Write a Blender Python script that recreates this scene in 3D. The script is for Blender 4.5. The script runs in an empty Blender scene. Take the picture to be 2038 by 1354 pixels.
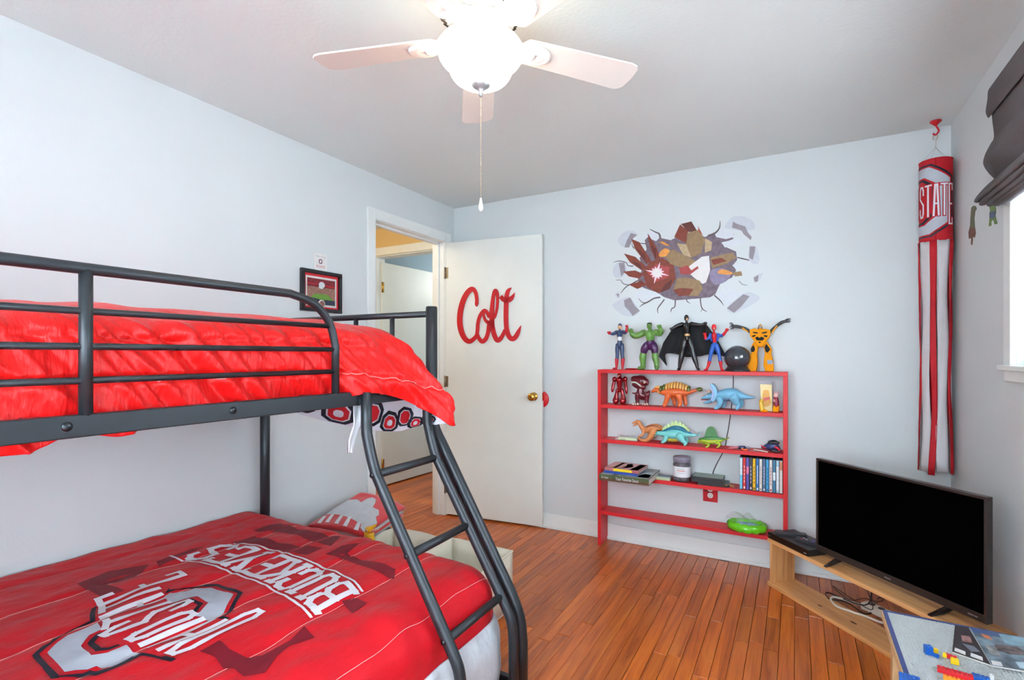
import bpy, bmesh, math, random
from mathutils import Vector, Matrix, noise
from mathutils.geometry import tessellate_polygon
random.seed(7)
SC = bpy.context.scene
COL = SC.collection
PI = math.pi

# ------------------------------------------------------------------ camera
CAMZ = 1.257
YAW = math.atan2(565, 1020)
cam = bpy.data.cameras.new('camera')
cam.sensor_width = 36
cam.lens = 36 * 1020 / 2038
cam.shift_y = 30 / 2038
cam.clip_start = 0.02
camo = bpy.data.objects.new('camera', cam)
camo.location = (0, 0, CAMZ)
camo.rotation_euler = (PI / 2, 0, YAW)
COL.objects.link(camo)
SC.camera = camo

# ------------------------------------------------------------------ sky, exposure
W = bpy.data.worlds.new('sky')
SC.world = W
W.use_nodes = True
_bg = W.node_tree.nodes['Background']
_bg.inputs['Color'].default_value = (0.76, 0.89, 1.0, 1)
_bg.inputs['Strength'].default_value = 14.0
SC.view_settings.view_transform = 'Standard'
SC.view_settings.look = 'None'
SC.view_settings.gamma = 1
SC.view_settings.use_curve_mapping = False
SC.view_settings.exposure = 0.45
BOWL_STRENGTH = 9.0
HALL_POWER = 14.0

# ------------------------------------------------------------------ room dimensions
XL, XR, YB, YF, H = -2.416, 0.697, 3.397, -0.80, 2.44
FW = (-math.sin(YAW), math.cos(YAW)); RT = (math.cos(YAW), math.sin(YAW))

def ray(px, py):
    a = (px - 1019) / 1020; b = (707 - py) / 1020
    return Vector((FW[0] + a * RT[0], FW[1] + a * RT[1], b))
def onY(px, py, Y):
    d = ray(px, py); return Vector((0, 0, CAMZ)) + d * (Y / d.y)
def onX(px, py, X):
    d = ray(px, py); return Vector((0, 0, CAMZ)) + d * (X / d.x)
def onZ(px, py, Z):
    d = ray(px, py); return Vector((0, 0, CAMZ)) + d * ((Z - CAMZ) / d.z)

# ------------------------------------------------------------------ materials
def lin(c):
    return tuple((x / 255 / 12.92) if x / 255 <= 0.04045 else ((x / 255 + 0.055) / 1.055) ** 2.4 for x in c)
_M = {}
def mat(name, rgb, rough=0.5, metal=0.0, var=0.06, scale=25, bump=0.0, bscale=80, coat=0.0, sheen=0.0, emit=0.0, trans=0.0, alpha=1.0, spec=0.5, stretch=None, ior=1.45, bdist=0.01):
    if name in _M: return _M[name]
    m = bpy.data.materials.new(name); m.use_nodes = True
    nt = m.node_tree; p = nt.nodes['Principled BSDF']; L = nt.links.new
    c = lin(rgb)
    tc = nt.nodes.new('ShaderNodeTexCoord')
    src = tc.outputs['Object']
    if stretch:
        mp = nt.nodes.new('ShaderNodeMapping'); mp.inputs['Scale'].default_value = stretch
        L(src, mp.inputs['Vector']); src = mp.outputs['Vector']
    n = nt.nodes.new('ShaderNodeTexNoise'); n.inputs['Scale'].default_value = scale; n.inputs['Detail'].default_value = 4
    L(src, n.inputs['Vector'])
    r = nt.nodes.new('ShaderNodeValToRGB')
    r.color_ramp.elements[0].position = 0.3; r.color_ramp.elements[1].position = 0.7
    r.color_ramp.elements[0].color = tuple(x * (1 - var) for x in c) + (1,)
    r.color_ramp.elements[1].color = tuple(min(1, x * (1 + var)) for x in c) + (1,)
    L(n.outputs['Fac'], r.inputs['Fac']); L(r.outputs['Color'], p.inputs['Base Color'])
    p.inputs['Roughness'].default_value = rough; p.inputs['Metallic'].default_value = metal
    p.inputs['Specular IOR Level'].default_value = spec
    p.inputs['IOR'].default_value = ior
    if coat: p.inputs['Coat Weight'].default_value = coat; p.inputs['Coat Roughness'].default_value = 0.15
    if sheen: p.inputs['Sheen Weight'].default_value = sheen
    if trans: p.inputs['Transmission Weight'].default_value = trans
    if alpha < 1: p.inputs['Alpha'].default_value = alpha
    if emit:
        p.inputs['Emission Color'].default_value = c + (1,); p.inputs['Emission Strength'].default_value = emit
    if bump:
        n2 = nt.nodes.new('ShaderNodeTexNoise'); n2.inputs['Scale'].default_value = bscale; n2.inputs['Detail'].default_value = 5
        L(src, n2.inputs['Vector'])
        b = nt.nodes.new('ShaderNodeBump'); b.inputs['Strength'].default_value = bump; b.inputs['Distance'].default_value = bdist
        L(n2.outputs['Fac'], b.inputs['Height']); L(b.outputs['Normal'], p.inputs['Normal'])
    _M[name] = m
    return m

def wood(name, dark, mid, light, axis='Y', rough=0.3, per_object=True, world=True, freq=42, coat=0.0, spread=0.5):
    if name in _M: return _M[name]
    m = bpy.data.materials.new(name); m.use_nodes = True
    nt = m.node_tree; p = nt.nodes['Principled BSDF']; L = nt.links.new; N = nt.nodes.new
    if world:
        src = N('ShaderNodeNewGeometry').outputs['Position']
    else:
        src = N('ShaderNodeTexCoord').outputs['Object']
    oi = N('ShaderNodeObjectInfo')
    mul = N('ShaderNodeMath'); mul.operation = 'MULTIPLY'; mul.inputs[1].default_value = 37.0 if per_object else 0
    L(oi.outputs['Random'], mul.inputs[0])
    add = N('ShaderNodeVectorMath'); add.operation = 'ADD'
    cb = N('ShaderNodeCombineXYZ'); L(mul.outputs[0], cb.inputs[0]); L(mul.outputs[0], cb.inputs[1]); L(mul.outputs[0], cb.inputs[2])
    L(src, add.inputs[0]); L(cb.outputs[0], add.inputs[1])
    mp = N('ShaderNodeMapping')
    mp.inputs['Scale'].default_value = {'Y': (1, .055, 1), 'X': (.055, 1, 1), 'Z': (1, 1, .055)}[axis]
    L(add.outputs[0], mp.inputs['Vector'])
    n = N('ShaderNodeTexNoise'); n.inputs['Scale'].default_value = freq; n.inputs['Detail'].default_value = 7; n.inputs['Roughness'].default_value = 0.62
    n.inputs['Distortion'].default_value = 0.9
    L(mp.outputs[0], n.inputs['Vector'])
    r = N('ShaderNodeValToRGB'); e = r.color_ramp.elements
    e[0].position = 0.28; e[0].color = lin(dark) + (1,); e[1].position = 0.72; e[1].color = lin(light) + (1,)
    e2 = e.new(0.5); e2.color = lin(mid) + (1,)
    L(n.outputs['Fac'], r.inputs['Fac'])
    hs = N('ShaderNodeHueSaturation')
    mr = N('ShaderNodeMapRange'); mr.inputs['To Min'].default_value = 1 - spread; mr.inputs['To Max'].default_value = 1 + spread * .6
    L(oi.outputs['Random'], mr.inputs['Value'])
    if per_object: L(mr.outputs[0], hs.inputs['Value'])
    L(r.outputs['Color'], hs.inputs['Color']); L(hs.outputs['Color'], p.inputs['Base Color'])
    p.inputs['Roughness'].default_value = rough
    if coat: p.inputs['Coat Weight'].default_value = coat; p.inputs['Coat Roughness'].default_value = 0.22
    b = N('ShaderNodeBump'); b.inputs['Strength'].default_value = 0.12; b.inputs['Distance'].default_value = 0.004
    L(n.outputs['Fac'], b.inputs['Height']); L(b.outputs['Normal'], p.inputs['Normal'])
    _M[name] = m
    return m

# ------------------------------------------------------------------ objects
_MAT = {}
def tag(o, label=None, cat=None, group=None, kind=None):
    if label: o['label'] = label
    if cat: o['category'] = cat
    if group: o['group'] = group
    if kind: o['kind'] = kind
    return o
def thing(name, label, cat, loc=(0, 0, 0), rz=0.0, group=None, kind=None, ry=0.0):
    o = bpy.data.objects.new(name, None); COL.objects.link(o)
    o.empty_display_size = 0.05
    o.location = loc; o.rotation_euler = (0, ry, rz)
    _MAT[o.name] = Matrix.Translation(loc) @ Matrix.Rotation(rz, 4, 'Z') @ Matrix.Rotation(ry, 4, 'Y')
    return tag(o, label, cat, group, kind)

class MB:
    def __init__(s): s.v = []; s.f = []; s.mi = []; s.sm = []
    def add(s, vs, fs, mi=0, sm=False, M=None):
        k = len(s.v)
        s.v += [tuple(M @ Vector(v)) if M is not None else tuple(v) for v in vs]
        for f in fs: s.f.append(tuple(i + k for i in f)); s.mi.append(mi); s.sm.append(sm)
        return s
    def box(s, x0, x1, y0, y1, z0, z1, M=None, mi=0):
        vs = [(x, y, z) for x in (x0, x1) for y in (y0, y1) for z in (z0, z1)]
        fs = [(0, 1, 3, 2), (4, 6, 7, 5), (0, 4, 5, 1), (2, 3, 7, 6), (0, 2, 6, 4), (1, 5, 7, 3)]
        return s.add(vs, fs, mi, False, M)
    def cbox(s, c, d, M=None, mi=0):
        return s.box(c[0] - d[0] / 2, c[0] + d[0] / 2, c[1] - d[1] / 2, c[1] + d[1] / 2, c[2] - d[2] / 2, c[2] + d[2] / 2, M, mi)
    def tube(s, path, r, n=10, flat=None, mi=0, closed=False, round_cap=False, up=None):
        P = [Vector(p) for p in path]
        R = list(r) if isinstance(r, (list, tuple)) else [r] * len(P)
        F = list(flat) if isinstance(flat, (list, tuple)) else [flat or 1.0] * len(P)
        if round_cap and not closed:
            def capd(p, q, rr): d = (p - q); d = d.normalized() if d.length > 1e-9 else Vector((0, 0, 1)); return d
            d0 = capd(P[0], P[1], R[0]); d1 = capd(P[-1], P[-2], R[-1])
            P = [P[0] + d0 * R[0] * .9, P[0] + d0 * R[0] * .6] + P + [P[-1] + d1 * R[-1] * .6, P[-1] + d1 * R[-1] * .9]
            R = [R[0] * .35, R[0] * .75] + R + [R[-1] * .75, R[-1] * .35]
            F = [F[0], F[0]] + F + [F[-1], F[-1]]
        m = len(P); vs = []
        t0 = (P[1] - P[0]).normalized()
        a = Vector(up) if up else (Vector((0, 0, 1)) if abs(t0.z) < .9 else Vector((1, 0, 0)))
        u = (a - t0 * a.dot(t0)).normalized()
        for i in range(m):
            if closed: t = (P[(i + 1) % m] - P[i - 1])
            elif i == 0: t = P[1] - P[0]
            elif i == m - 1: t = P[-1] - P[-2]
            else: t = (P[i + 1] - P[i]).normalized() + (P[i] - P[i - 1]).normalized()
            t = t.normalized() if t.length > 1e-9 else t0
            u = u - t * u.dot(t)
            u = u.normalized() if u.length > 1e-6 else t.orthogonal().normalized()
            w = t.cross(u)
            for j in range(n):
                an = 2 * PI * j / n
                vs.append(P[i] + (u * math.cos(an) + w * math.sin(an) * F[i]) * R[i])
        fs = []
        for i in range(m if closed else m - 1):
            k = (i + 1) % m
            for j in range(n):
                l = (j + 1) % n
                fs.append((i * n + j, i * n + l, k * n + l, k * n + j))
        s.add(vs, fs, mi, True)
        if not closed:
            k = len(s.v) - len(vs)
            s.f.append(tuple(k + j for j in reversed(range(n)))); s.mi.append(mi); s.sm.append(False)
            s.f.append(tuple(k + (m - 1) * n + j for j in range(n))); s.mi.append(mi); s.sm.append(False)
        return s
    def lathe(s, prof, c=(0, 0, 0), n=24, mi=0, M=None, cap=True, sm=True):
        vs = []; fs = []; m = len(prof)
        for r, z in prof:
            for j in range(n):
                a = 2 * PI * j / n
                vs.append((c[0] + r * math.cos(a), c[1] + r * math.sin(a), c[2] + z))
        for i in range(m - 1):
            for j in range(n):
                l = (j + 1) % n
                fs.append((i * n + j, i * n + l, (i + 1) * n + l, (i + 1) * n + j))
        if cap:
            fs.append(tuple(reversed(range(n)))); fs.append(tuple((m - 1) * n + j for j in range(n)))
        return s.add(vs, fs, mi, sm, M)
    def ell(s, c, r, n=14, m=9, mi=0, M=None):
        vs = [(0, 0, -1)]; fs = []
        for i in range(1, m):
            a = -PI / 2 + PI * i / m
            for j in range(n):
                b = 2 * PI * j / n; vs.append((math.cos(a) * math.cos(b), math.cos(a) * math.sin(b), math.sin(a)))
        vs.append((0, 0, 1)); k = len(vs) - 1
        for j in range(n):
            l = (j + 1) % n
            fs.append((0, 1 + l, 1 + j)); fs.append((k, k - n + j, k - n + l))
            for i in range(m - 2):
                fs.append((1 + i * n + j, 1 + i * n + l, 1 + (i + 1) * n + l, 1 + (i + 1) * n + j))
        T = Matrix.Translation(c) @ (M if M is not None else Matrix.Identity(4)) @ Matrix.Diagonal((r[0], r[1], r[2], 1))
        return s.add(vs, fs, mi, True, T)
    def prism(s, loops, fmap, d0, d1, mi=0):
        """loops: outer (+holes) of 2-D points; fmap(u,v,d) -> world"""
        if not isinstance(loops[0][0], (tuple, list, Vector)): loops = [loops]
        flat = [p for l in loops for p in l]
        tris = tessellate_polygon([[Vector((p[0], p[1], 0)) for p in l] for l in loops])
        k = len(flat)
        vs = [fmap(p[0], p[1], d0) for p in flat] + [fmap(p[0], p[1], d1) for p in flat]
        fs = [tuple(t) for t in tris] + [tuple(i + k for i in reversed(t)) for t in tris]
        o = 0
        for l in loops:
            q = len(l)
            for i in range(q):
                j = (i + 1) % q; fs.append((o + i, o + j, k + o + j, k + o + i))
            o += q
        return s.add(vs, fs, mi)
    def grid(s, G, mi=0, sm=True, closed_u=False):
        a = len(G); b = len(G[0]); vs = [p for row in G for p in row]
        fs = [(i * b + j, i * b + j + 1, (i + 1) * b + j + 1, (i + 1) * b + j) for i in range(a - 1) for j in range(b - 1)]
        if closed_u: fs += [(i * b + b - 1, i * b, (i + 1) * b, (i + 1) * b + b - 1) for i in range(a - 1)]
        return s.add(vs, fs, mi, sm)
    def band(s, pl, fmap, d0, d1, mi=0):
        """pl: (u, v, width) centre line -> flat strip with thickness"""
        P = [Vector(p[:2]) for p in pl]; vs = []; m = len(P)
        for i in range(m):
            d = P[min(i + 1, m - 1)] - P[max(i - 1, 0)]; d.normalize(); n = Vector((-d.y, d.x)) * pl[i][2] / 2
            a = P[i] + n; b = P[i] - n
            vs += [fmap(a.x, a.y, d0), fmap(b.x, b.y, d0), fmap(a.x, a.y, d1), fmap(b.x, b.y, d1)]
        fs = []
        for i in range(m - 1):
            k = i * 4; l = k + 4
            fs += [(k, k + 1, l + 1, l), (k + 2, l + 2, l + 3, k + 3), (k, l, l + 2, k + 2), (k + 1, k + 3, l + 3, l + 1)]
        fs += [(0, 2, 3, 1), (4 * m - 4, 4 * m - 3, 4 * m - 1, 4 * m - 2)]
        return s.add(vs, fs, mi)
    def build(s, name, m, parent=None, bevel=0, solid=0, subsurf=0, label=None, seg=2, cat=None, group=None, kind=None, mat_off=0, recalc=True):
        me = bpy.data.meshes.new(name)
        vs = s.v
        if parent is not None:
            inv = _MAT[parent.name].inverted(); vs = [tuple(inv @ Vector(v)) for v in vs]
        elif False: pass
        me.from_pydata(vs, [], s.f)
        ms = m if isinstance(m, (list, tuple)) else [m]
        for q in ms: me.materials.append(q)
        me.polygons.foreach_set('material_index', s.mi)
        me.polygons.foreach_set('use_smooth', s.sm)
        if recalc:
            bm = bmesh.new(); bm.from_mesh(me); bmesh.ops.recalc_face_normals(bm, faces=bm.faces); bm.to_mesh(me); bm.free()
        me.update()
        o = bpy.data.objects.new(name, me); COL.objects.link(o)
        if parent is not None:
            o.parent = parent; _MAT[o.name] = _MAT[parent.name]
        else:
            _MAT[o.name] = Matrix.Identity(4)
        if solid:
            md = o.modifiers.new('solid', 'SOLIDIFY'); md.thickness = solid; md.offset = -1; md.material_offset = mat_off
        if bevel:
            md = o.modifiers.new('bevel', 'BEVEL'); md.width = bevel; md.segments = seg; md.limit_method = 'ANGLE'; md.angle_limit = 0.7
        if subsurf:
            md = o.modifiers.new('sub', 'SUBSURF'); md.levels = subsurf; md.render_levels = subsurf
        return tag(o, label, cat, group, kind)

def stroke(pl, w):
    """polyline -> list of quads (square ends)"""
    out = []
    for i in range(len(pl) - 1):
        a = Vector(pl[i]); b = Vector(pl[i + 1]); d = (b - a)
        if d.length < 1e-6: continue
        d.normalize(); n = Vector((-d.y, d.x)) * w / 2; e = d * w / 2
        a2 = a - e; b2 = b + e
        out.append([tuple(a2 + n), tuple(a2 - n), tuple(b2 - n), tuple(b2 + n)])
    return out

def ribbon(pl, ws):
    """polyline with widths -> one polygon"""
    P = [Vector(p) for p in pl]; L = []; R = []
    for i in range(len(P)):
        d = P[min(i + 1, len(P) - 1)] - P[max(i - 1, 0)]; d.normalize(); n = Vector((-d.y, d.x)) * ws[i] / 2
        L.append(tuple(P[i] + n)); R.append(tuple(P[i] - n))
    return L + R[::-1]

def cr(P, n=6, closed=False):
    """Catmull-Rom through points (tuples of any length)"""
    out = []; m = len(P)
    for i in range(m if closed else m - 1):
        p0 = P[i - 1] if (i > 0 or closed) else P[0]; p1 = P[i]; p2 = P[(i + 1) % m]; p3 = P[(i + 2) % m] if (closed or i + 2 < m) else P[-1]
        for k in range(n):
            t = k / n
            out.append(tuple(.5 * (2 * b + (c - a) * t + (2 * a - 5 * b + 4 * c - d) * t * t + (3 * b - a - 3 * c + d) * t ** 3) for a, b, c, d in zip(p0, p1, p2, p3)))
    if not closed: out.append(tuple(P[-1]))
    return out

def drape(polys, fmap, cell=0.03):
    """flat polygons (2-D) cut on a grid and carried onto a surface by fmap(u,v)"""
    bm = bmesh.new()
    for loops in polys:
        if not isinstance(loops[0][0], (tuple, list, Vector)): loops = [loops]
        flat = [p for l in loops for p in l]
        try: tris = tessellate_polygon([[Vector((p[0], p[1], 0)) for p in l] for l in loops])
        except Exception: continue
        vs = [bm.verts.new((p[0], p[1], 0)) for p in flat]
        for t in tris:
            try: bm.faces.new([vs[i] for i in t])
            except Exception: pass
    if cell:
        us = [v.co.x for v in bm.verts]; ws = [v.co.y for v in bm.verts]
        if us:
            u = math.floor(min(us) / cell) * cell
            while u < max(us):
                bmesh.ops.bisect_plane(bm, geom=bm.verts[:] + bm.edges[:] + bm.faces[:], plane_co=(u, 0, 0), plane_no=(1, 0, 0)); u += cell
            w = math.floor(min(ws) / cell) * cell
            while w < max(ws):
                bmesh.ops.bisect_plane(bm, geom=bm.verts[:] + bm.edges[:] + bm.faces[:], plane_co=(0, w, 0), plane_no=(0, 1, 0)); w += cell
    bm.verts.index_update()
    mb = MB()
    mb.add([fmap(v.co.x, v.co.y) for v in bm.verts], [tuple(v.index for v in f.verts) for f in bm.faces], 0, True)
    bm.free()
    return mb

_TX = {}
def text_tris(txt):
    if txt in _TX: return _TX[txt]
    cu = bpy.data.curves.new('t', 'FONT'); cu.body = txt; cu.size = 1.0; cu.resolution_u = 3
    o = bpy.data.objects.new('t', cu); COL.objects.link(o)
    bpy.context.view_layer.update()
    me = o.evaluated_get(bpy.context.evaluated_depsgraph_get()).to_mesh()
    vs = [(v.co.x, v.co.y) for v in me.vertices]; fs = [tuple(p.vertices) for p in me.polygons]
    bpy.data.objects.remove(o); bpy.data.curves.remove(cu)
    x0 = min(v[0] for v in vs); x1 = max(v[0] for v in vs); y0 = min(v[1] for v in vs); y1 = max(v[1] for v in vs)
    vs = [((v[0] - x0) / (x1 - x0), (v[1] - y0) / (y1 - y0)) for v in vs]
    _TX[txt] = (vs, fs); return vs, fs
def text_mb(txt, fmap, mb=None):
    """unit-square lettering carried by fmap(u,v)"""
    mb = mb or MB(); vs, fs = text_tris(txt)
    mb.add([fmap(u, v) for u, v in vs], fs); return mb

# single-stroke capitals in a unit box
LET = {
 'O': [[(.25, 0), (.75, 0), (1, .14), (1, .86), (.75, 1), (.25, 1), (0, .86), (0, .14), (.25, 0)]],
 'H': [[(0, 0), (0, 1)], [(1, 0), (1, 1)], [(0, .5), (1, .5)]],
 'I': [[(.5, 0), (.5, 1)]],
 'S': [[(1, .74), (1, .88), (.75, 1), (.25, 1), (0, .88), (0, .62), (1, .4), (1, .12), (.75, 0), (.25, 0), (0, .12), (0, .26)]],
 'T': [[(-.1, 1), (1.1, 1)], [(.5, 0), (.5, 1)]],
 'A': [[(0, 0), (.3, 1), (.7, 1), (1, 0)], [(.15, .38), (.85, .38)]],
 'E': [[(1, .86), (1, 1), (0, 1), (0, 0), (1, 0), (1, .14)], [(0, .5), (.75, .5)]],
 'B': [[(0, 0), (0, 1), (.75, 1), (.95, .87), (.95, .65), (.75, .53), (0, .53)], [(.75, .53), (1, .4), (1, .14), (.78, 0), (-.12, 0)], [(-.12, 1), (0, 1)]],
 'U': [[(0, 1), (0, .14), (.25, 0), (.75, 0), (1, .14), (1, 1)], [(-.15, 1), (.2, 1)], [(.8, 1), (1.15, 1)]],
 'C': [[(1, .7), (1, .88), (.75, 1), (.25, 1), (0, .86), (0, .14), (.25, 0), (.75, 0), (1, .12), (1, .3)]],
 'K': [[(0, 0), (0, 1)], [(0, .42), (.95, 1)], [(.3, .6), (1, 0)], [(-.15, 0), (.18, 0)], [(-.15, 1), (.18, 1)], [(.8, 0), (1.15, 0)], [(.7, 1), (1.12, 1)]],
 'Y': [[(0, 1), (.5, .45), (1, 1)], [(.5, .45), (.5, 0)], [(-.15, 1), (.2, 1)], [(.8, 1), (1.15, 1)], [(.3, 0), (.7, 0)]],
}
class pretrace:
    """coordinates read off an enlarged view of the photograph -> photograph pixels"""
    def __init__(s, x0, y0, x1, w): s.x0 = x0; s.y0 = y0; s.k = (x1 - x0) / w
    def __call__(s, p): return (s.x0 + p[0] * s.k, s.y0 + p[1] * s.k)
    def m(s, v): return s.k * (v.x * FW[0] + v.y * FW[1]) / 1020      # metres per view pixel at point v

class Item:
    """a small thing authored in world coordinates, then set down on its support"""
    def __init__(s, name, label, cat, z=None, group=None): s.a = (name, label, cat, group); s.z = z; s.p = []
    def part(s, name, mb, m, sub=None, **k): s.p.append((name, mb, m, sub, k)); return len(s.p) - 1
    def done(s):
        V = [v for p in s.p for v in p[1].v]
        if s.z is not None:
            dz = s.z - min(v[2] for v in V)
            for p in s.p: p[1].v = [(v[0], v[1], v[2] + dz) for v in p[1].v]
            V = [v for p in s.p for v in p[1].v]
        lo = [min(v[i] for v in V) for i in range(3)]; hi = [max(v[i] for v in V) for i in range(3)]
        n, l, c, g = s.a
        if len(s.p) == 1:
            name, mb, m, sub, k = s.p[0]; return mb.build(n, m, None, label=l, cat=c, group=g, **k)
        t = thing(n, l, c, ((lo[0] + hi[0]) / 2, (lo[1] + hi[1]) / 2, lo[2]), group=g); ob = []
        for name, mb, m, sub, k in s.p: ob.append(mb.build(name, m, t if sub is None else ob[sub], **k))
        return t
# ================================================================== ROOM
m_wall = mat('wall_paint', (211, 216, 217), 0.55, var=0.012, scale=3, bump=0.05, bscale=120)
m_ceil = mat('ceiling_paint', (226, 233, 231), 0.6, var=0.015, scale=2, bump=0.12, bscale=70)
m_trim = mat('white_trim', (230, 234, 232), 0.4, var=0.02, scale=8, bump=0.03)
m_door = mat('door_paint', (228, 231, 225), 0.45, var=0.02, scale=6, bump=0.03)
m_floor = wood('oak_floor', (140, 62, 18), (196, 98, 32), (220, 126, 48), 'Y', 0.34, coat=0.15, spread=0.24, freq=34)
m_gap = mat('floor_gap', (52, 26, 12), 0.7)
m_brass = mat('brass', (196, 150, 70), 0.25, 1.0)
m_glass = mat('window_glass', (255, 255, 255), 0.0, trans=1.0, var=0)
DY0, DY1, DZ = 2.500, 3.262, 2.145      # bedroom door opening in the left wall
HX0 = -3.60                             # hall far side
HY1 = 3.60                              # hall end wall

def S(name, mb, m, parent=None, bevel=0, label=None, cat=None, **k):
    o = mb.build(name, m, parent, bevel, label=label, **k)
    if parent is None:
        o['kind'] = 'structure'
        if cat: o['category'] = cat
    return o

# floor: a dark bed with single boards laid on it
fl = S('floor', MB().box(HX0 - .9, XR + .12, YF - .12, 6.2, -.06, -.012), m_gap, label='worn honey brown oak strip floor', cat='floor')
PW = 0.0585
um = MB()
q = .018
um.add([(-.5, -.5, 0), (.5, -.5, 0), (.5, .5, 0), (-.5, .5, 0), (-.5, -.5, .8), (.5, -.5, .8), (.5, .5, .8), (-.5, .5, .8),
        (-.5 + q, -.5 + .002, 1), (.5 - q, -.5 + .002, 1), (.5 - q, .5 - .002, 1), (-.5 + q, .5 - .002, 1)],
       [(0, 3, 2, 1), (0, 1, 5, 4), (1, 2, 6, 5), (2, 3, 7, 6), (3, 0, 4, 7), (4, 5, 9, 8), (5, 6, 10, 9), (6, 7, 11, 10), (7, 4, 8, 11), (8, 9, 10, 11)])
unit = bpy.data.meshes.new('plank'); unit.from_pydata(um.v, [], um.f); unit.materials.append(m_floor)
rest = MB(); rp = random.Random(11)
nb = 0
x = XR - PW / 2
while x > HX0 - .3:
    y = YF - rp.random() * .8
    top = YB if x > XL - .06 else 5.6
    if x < XL - .06: y = 1.2 - rp.random() * .8
    while y < top:
        ln = rp.choice((.34, .46, .6, .75, .9, 1.1, 1.3)) * rp.uniform(.9, 1.1)
        y1 = min(y + ln, top)
        if y1 - y > .05:
            cy = (y + y1) / 2
            vis = (y1 > 1.45 and x > -1.0) or (y1 > 2.0 and x > XL) or (y1 > 2.15 and y < 4.2 and HX0 + .1 < x <= XL)
            if vis and nb < 296:
                o = bpy.data.objects.new('plank', unit); COL.objects.link(o); o.parent = fl
                o.location = (x, cy, -.012); o.scale = (PW - .0012, y1 - y - .0012, .012); nb += 1
            else:
                rest.box(x - PW / 2 + .0006, x + PW / 2 - .0006, y + .0006, y1 - .0006, -.012, 0)
        y = y1
    x -= PW
rest.build('planks_beyond', m_floor, fl, kind='stuff')

S('ceiling', MB().box(HX0 - .9, XR + .12, YF - .12, 6.2, H, H + .08), m_ceil, label='flat white ceiling', cat='ceiling')
wb = MB(); wb.box(XL - .11, XR + .12, YB, YB + .1, 0, H)
S('wall_back', wb, m_wall, label='pale blue grey wall behind the red bookshelf', cat='wall')
wl = MB(); wl.box(XL - .11, XL, YF - .12, DY0 - .012, 0, H); wl.box(XL - .11, XL, DY1 + .012, YB, 0, H); wl.box(XL - .11, XL, DY0 - .012, DY1 + .012, DZ + .012, H)
S('wall_left', wl, m_wall, label='pale blue grey wall along the bunk bed', cat='wall')
WY0, WY1, WZ0, WZ1 = 1.30, 2.50, 1.22, 2.15
VY0, VY1, VZ0, VZ1 = -.62, .25, .50, 1.55
wr = MB(); wr.box(XR, XR + .12, YF - .12, VY0, 0, H); wr.box(XR, XR + .12, VY1, WY0, 0, H); wr.box(XR, XR + .12, VY0, VY1, 0, VZ0); wr.box(XR, XR + .12, VY0, VY1, VZ1, H); wr.box(XR, XR + .12, WY1, YB, 0, H); wr.box(XR, XR + .12, WY0, WY1, 0, WZ0); wr.box(XR, XR + .12, WY0, WY1, WZ1, H)
S('wall_right', wr, m_wall, label='pale blue grey window wall behind the television', cat='wall')
FX0, FX1, FZ0, FZ1 = -1.5, .35, .72, 2.15
wf = MB(); wf.box(XL, FX0, YF - .12, YF, 0, H); wf.box(FX1, XR, YF - .12, YF, 0, H); wf.box(FX0, FX1, YF - .12, YF, 0, FZ0); wf.box(FX0, FX1, YF - .12, YF, FZ1, H)
S('wall_front', wf, m_wall, label='pale blue grey wall on the camera side', cat='wall')

# windows
def window(name, axis, a0, a1, z0, z1, w0, label):
    """axis 'x': lies in the plane x=w0 (casing towards -x); 'y': plane y=w0 (casing towards +y)"""
    t = thing(name, label, 'window', (0, 0, 0), kind='structure')
    def bx(mb, p0, p1, d0, d1, q0, q1):
        if axis == 'x': mb.box(w0 + d0, w0 + d1, p0, p1, q0, q1)
        else: mb.box(p0, p1, w0 - d1, w0 - d0, q0, q1)
    c = MB(); cw = .07
    bx(c, a0 - cw, a0, -.018, 0, z0 - .0, z1 + cw); bx(c, a1, a1 + cw, -.018, 0, z0, z1 + cw); bx(c, a0, a1, -.018, 0, z1, z1 + cw)
    bx(c, a0 - cw, a1 + cw, -.016, 0, z0 - .06, z0 - .02)
    c.build('casing', m_trim, t, .003)
    s = MB(); bx(s, a0 - cw - .01, a1 + cw + .01, -.035, .11, z0 - .02, z0); s.build('window_sill', m_trim, t, .004)
    f = MB(); fw = .04; zm = (z0 + z1) / 2
    for (p0, p1, q0, q1) in ((a0, a0 + fw, z0, z1), (a1 - fw, a1, z0, z1), (a0 + fw, a1 - fw, z0, z0 + fw), (a0 + fw, a1 - fw, z1 - fw, z1), (a0 + fw, a1 - fw, zm - fw / 2, zm + fw / 2)):
        bx(f, p0, p1, .05, .085, q0, q1)
    f.build('sash', m_trim, t, .003)
    for q0, q1 in ((z0 + fw, zm - fw / 2), (zm + fw / 2, z1 - fw)):
        g = MB(); bx(g, a0 + fw, a1 - fw, .064, .068, q0, q1); g.build('pane', m_glass, t)
window('window_1', 'x', WY0, WY1, WZ0, WZ1, XR, 'white cased window beside the grey roman shade')
window('added_window_front', 'y', FX0, FX1, FZ0, FZ1, YF, 'added unseen white cased window in the wall on the camera side')  # unseen window, added so daylight reaches the far end of the room
window('added_window_near', 'x', VY0, VY1, VZ0, VZ1, XR, 'added unseen tall white cased window on the window wall nearest the camera')  # unseen window, added to bring daylight in under the upper bunk
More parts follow.
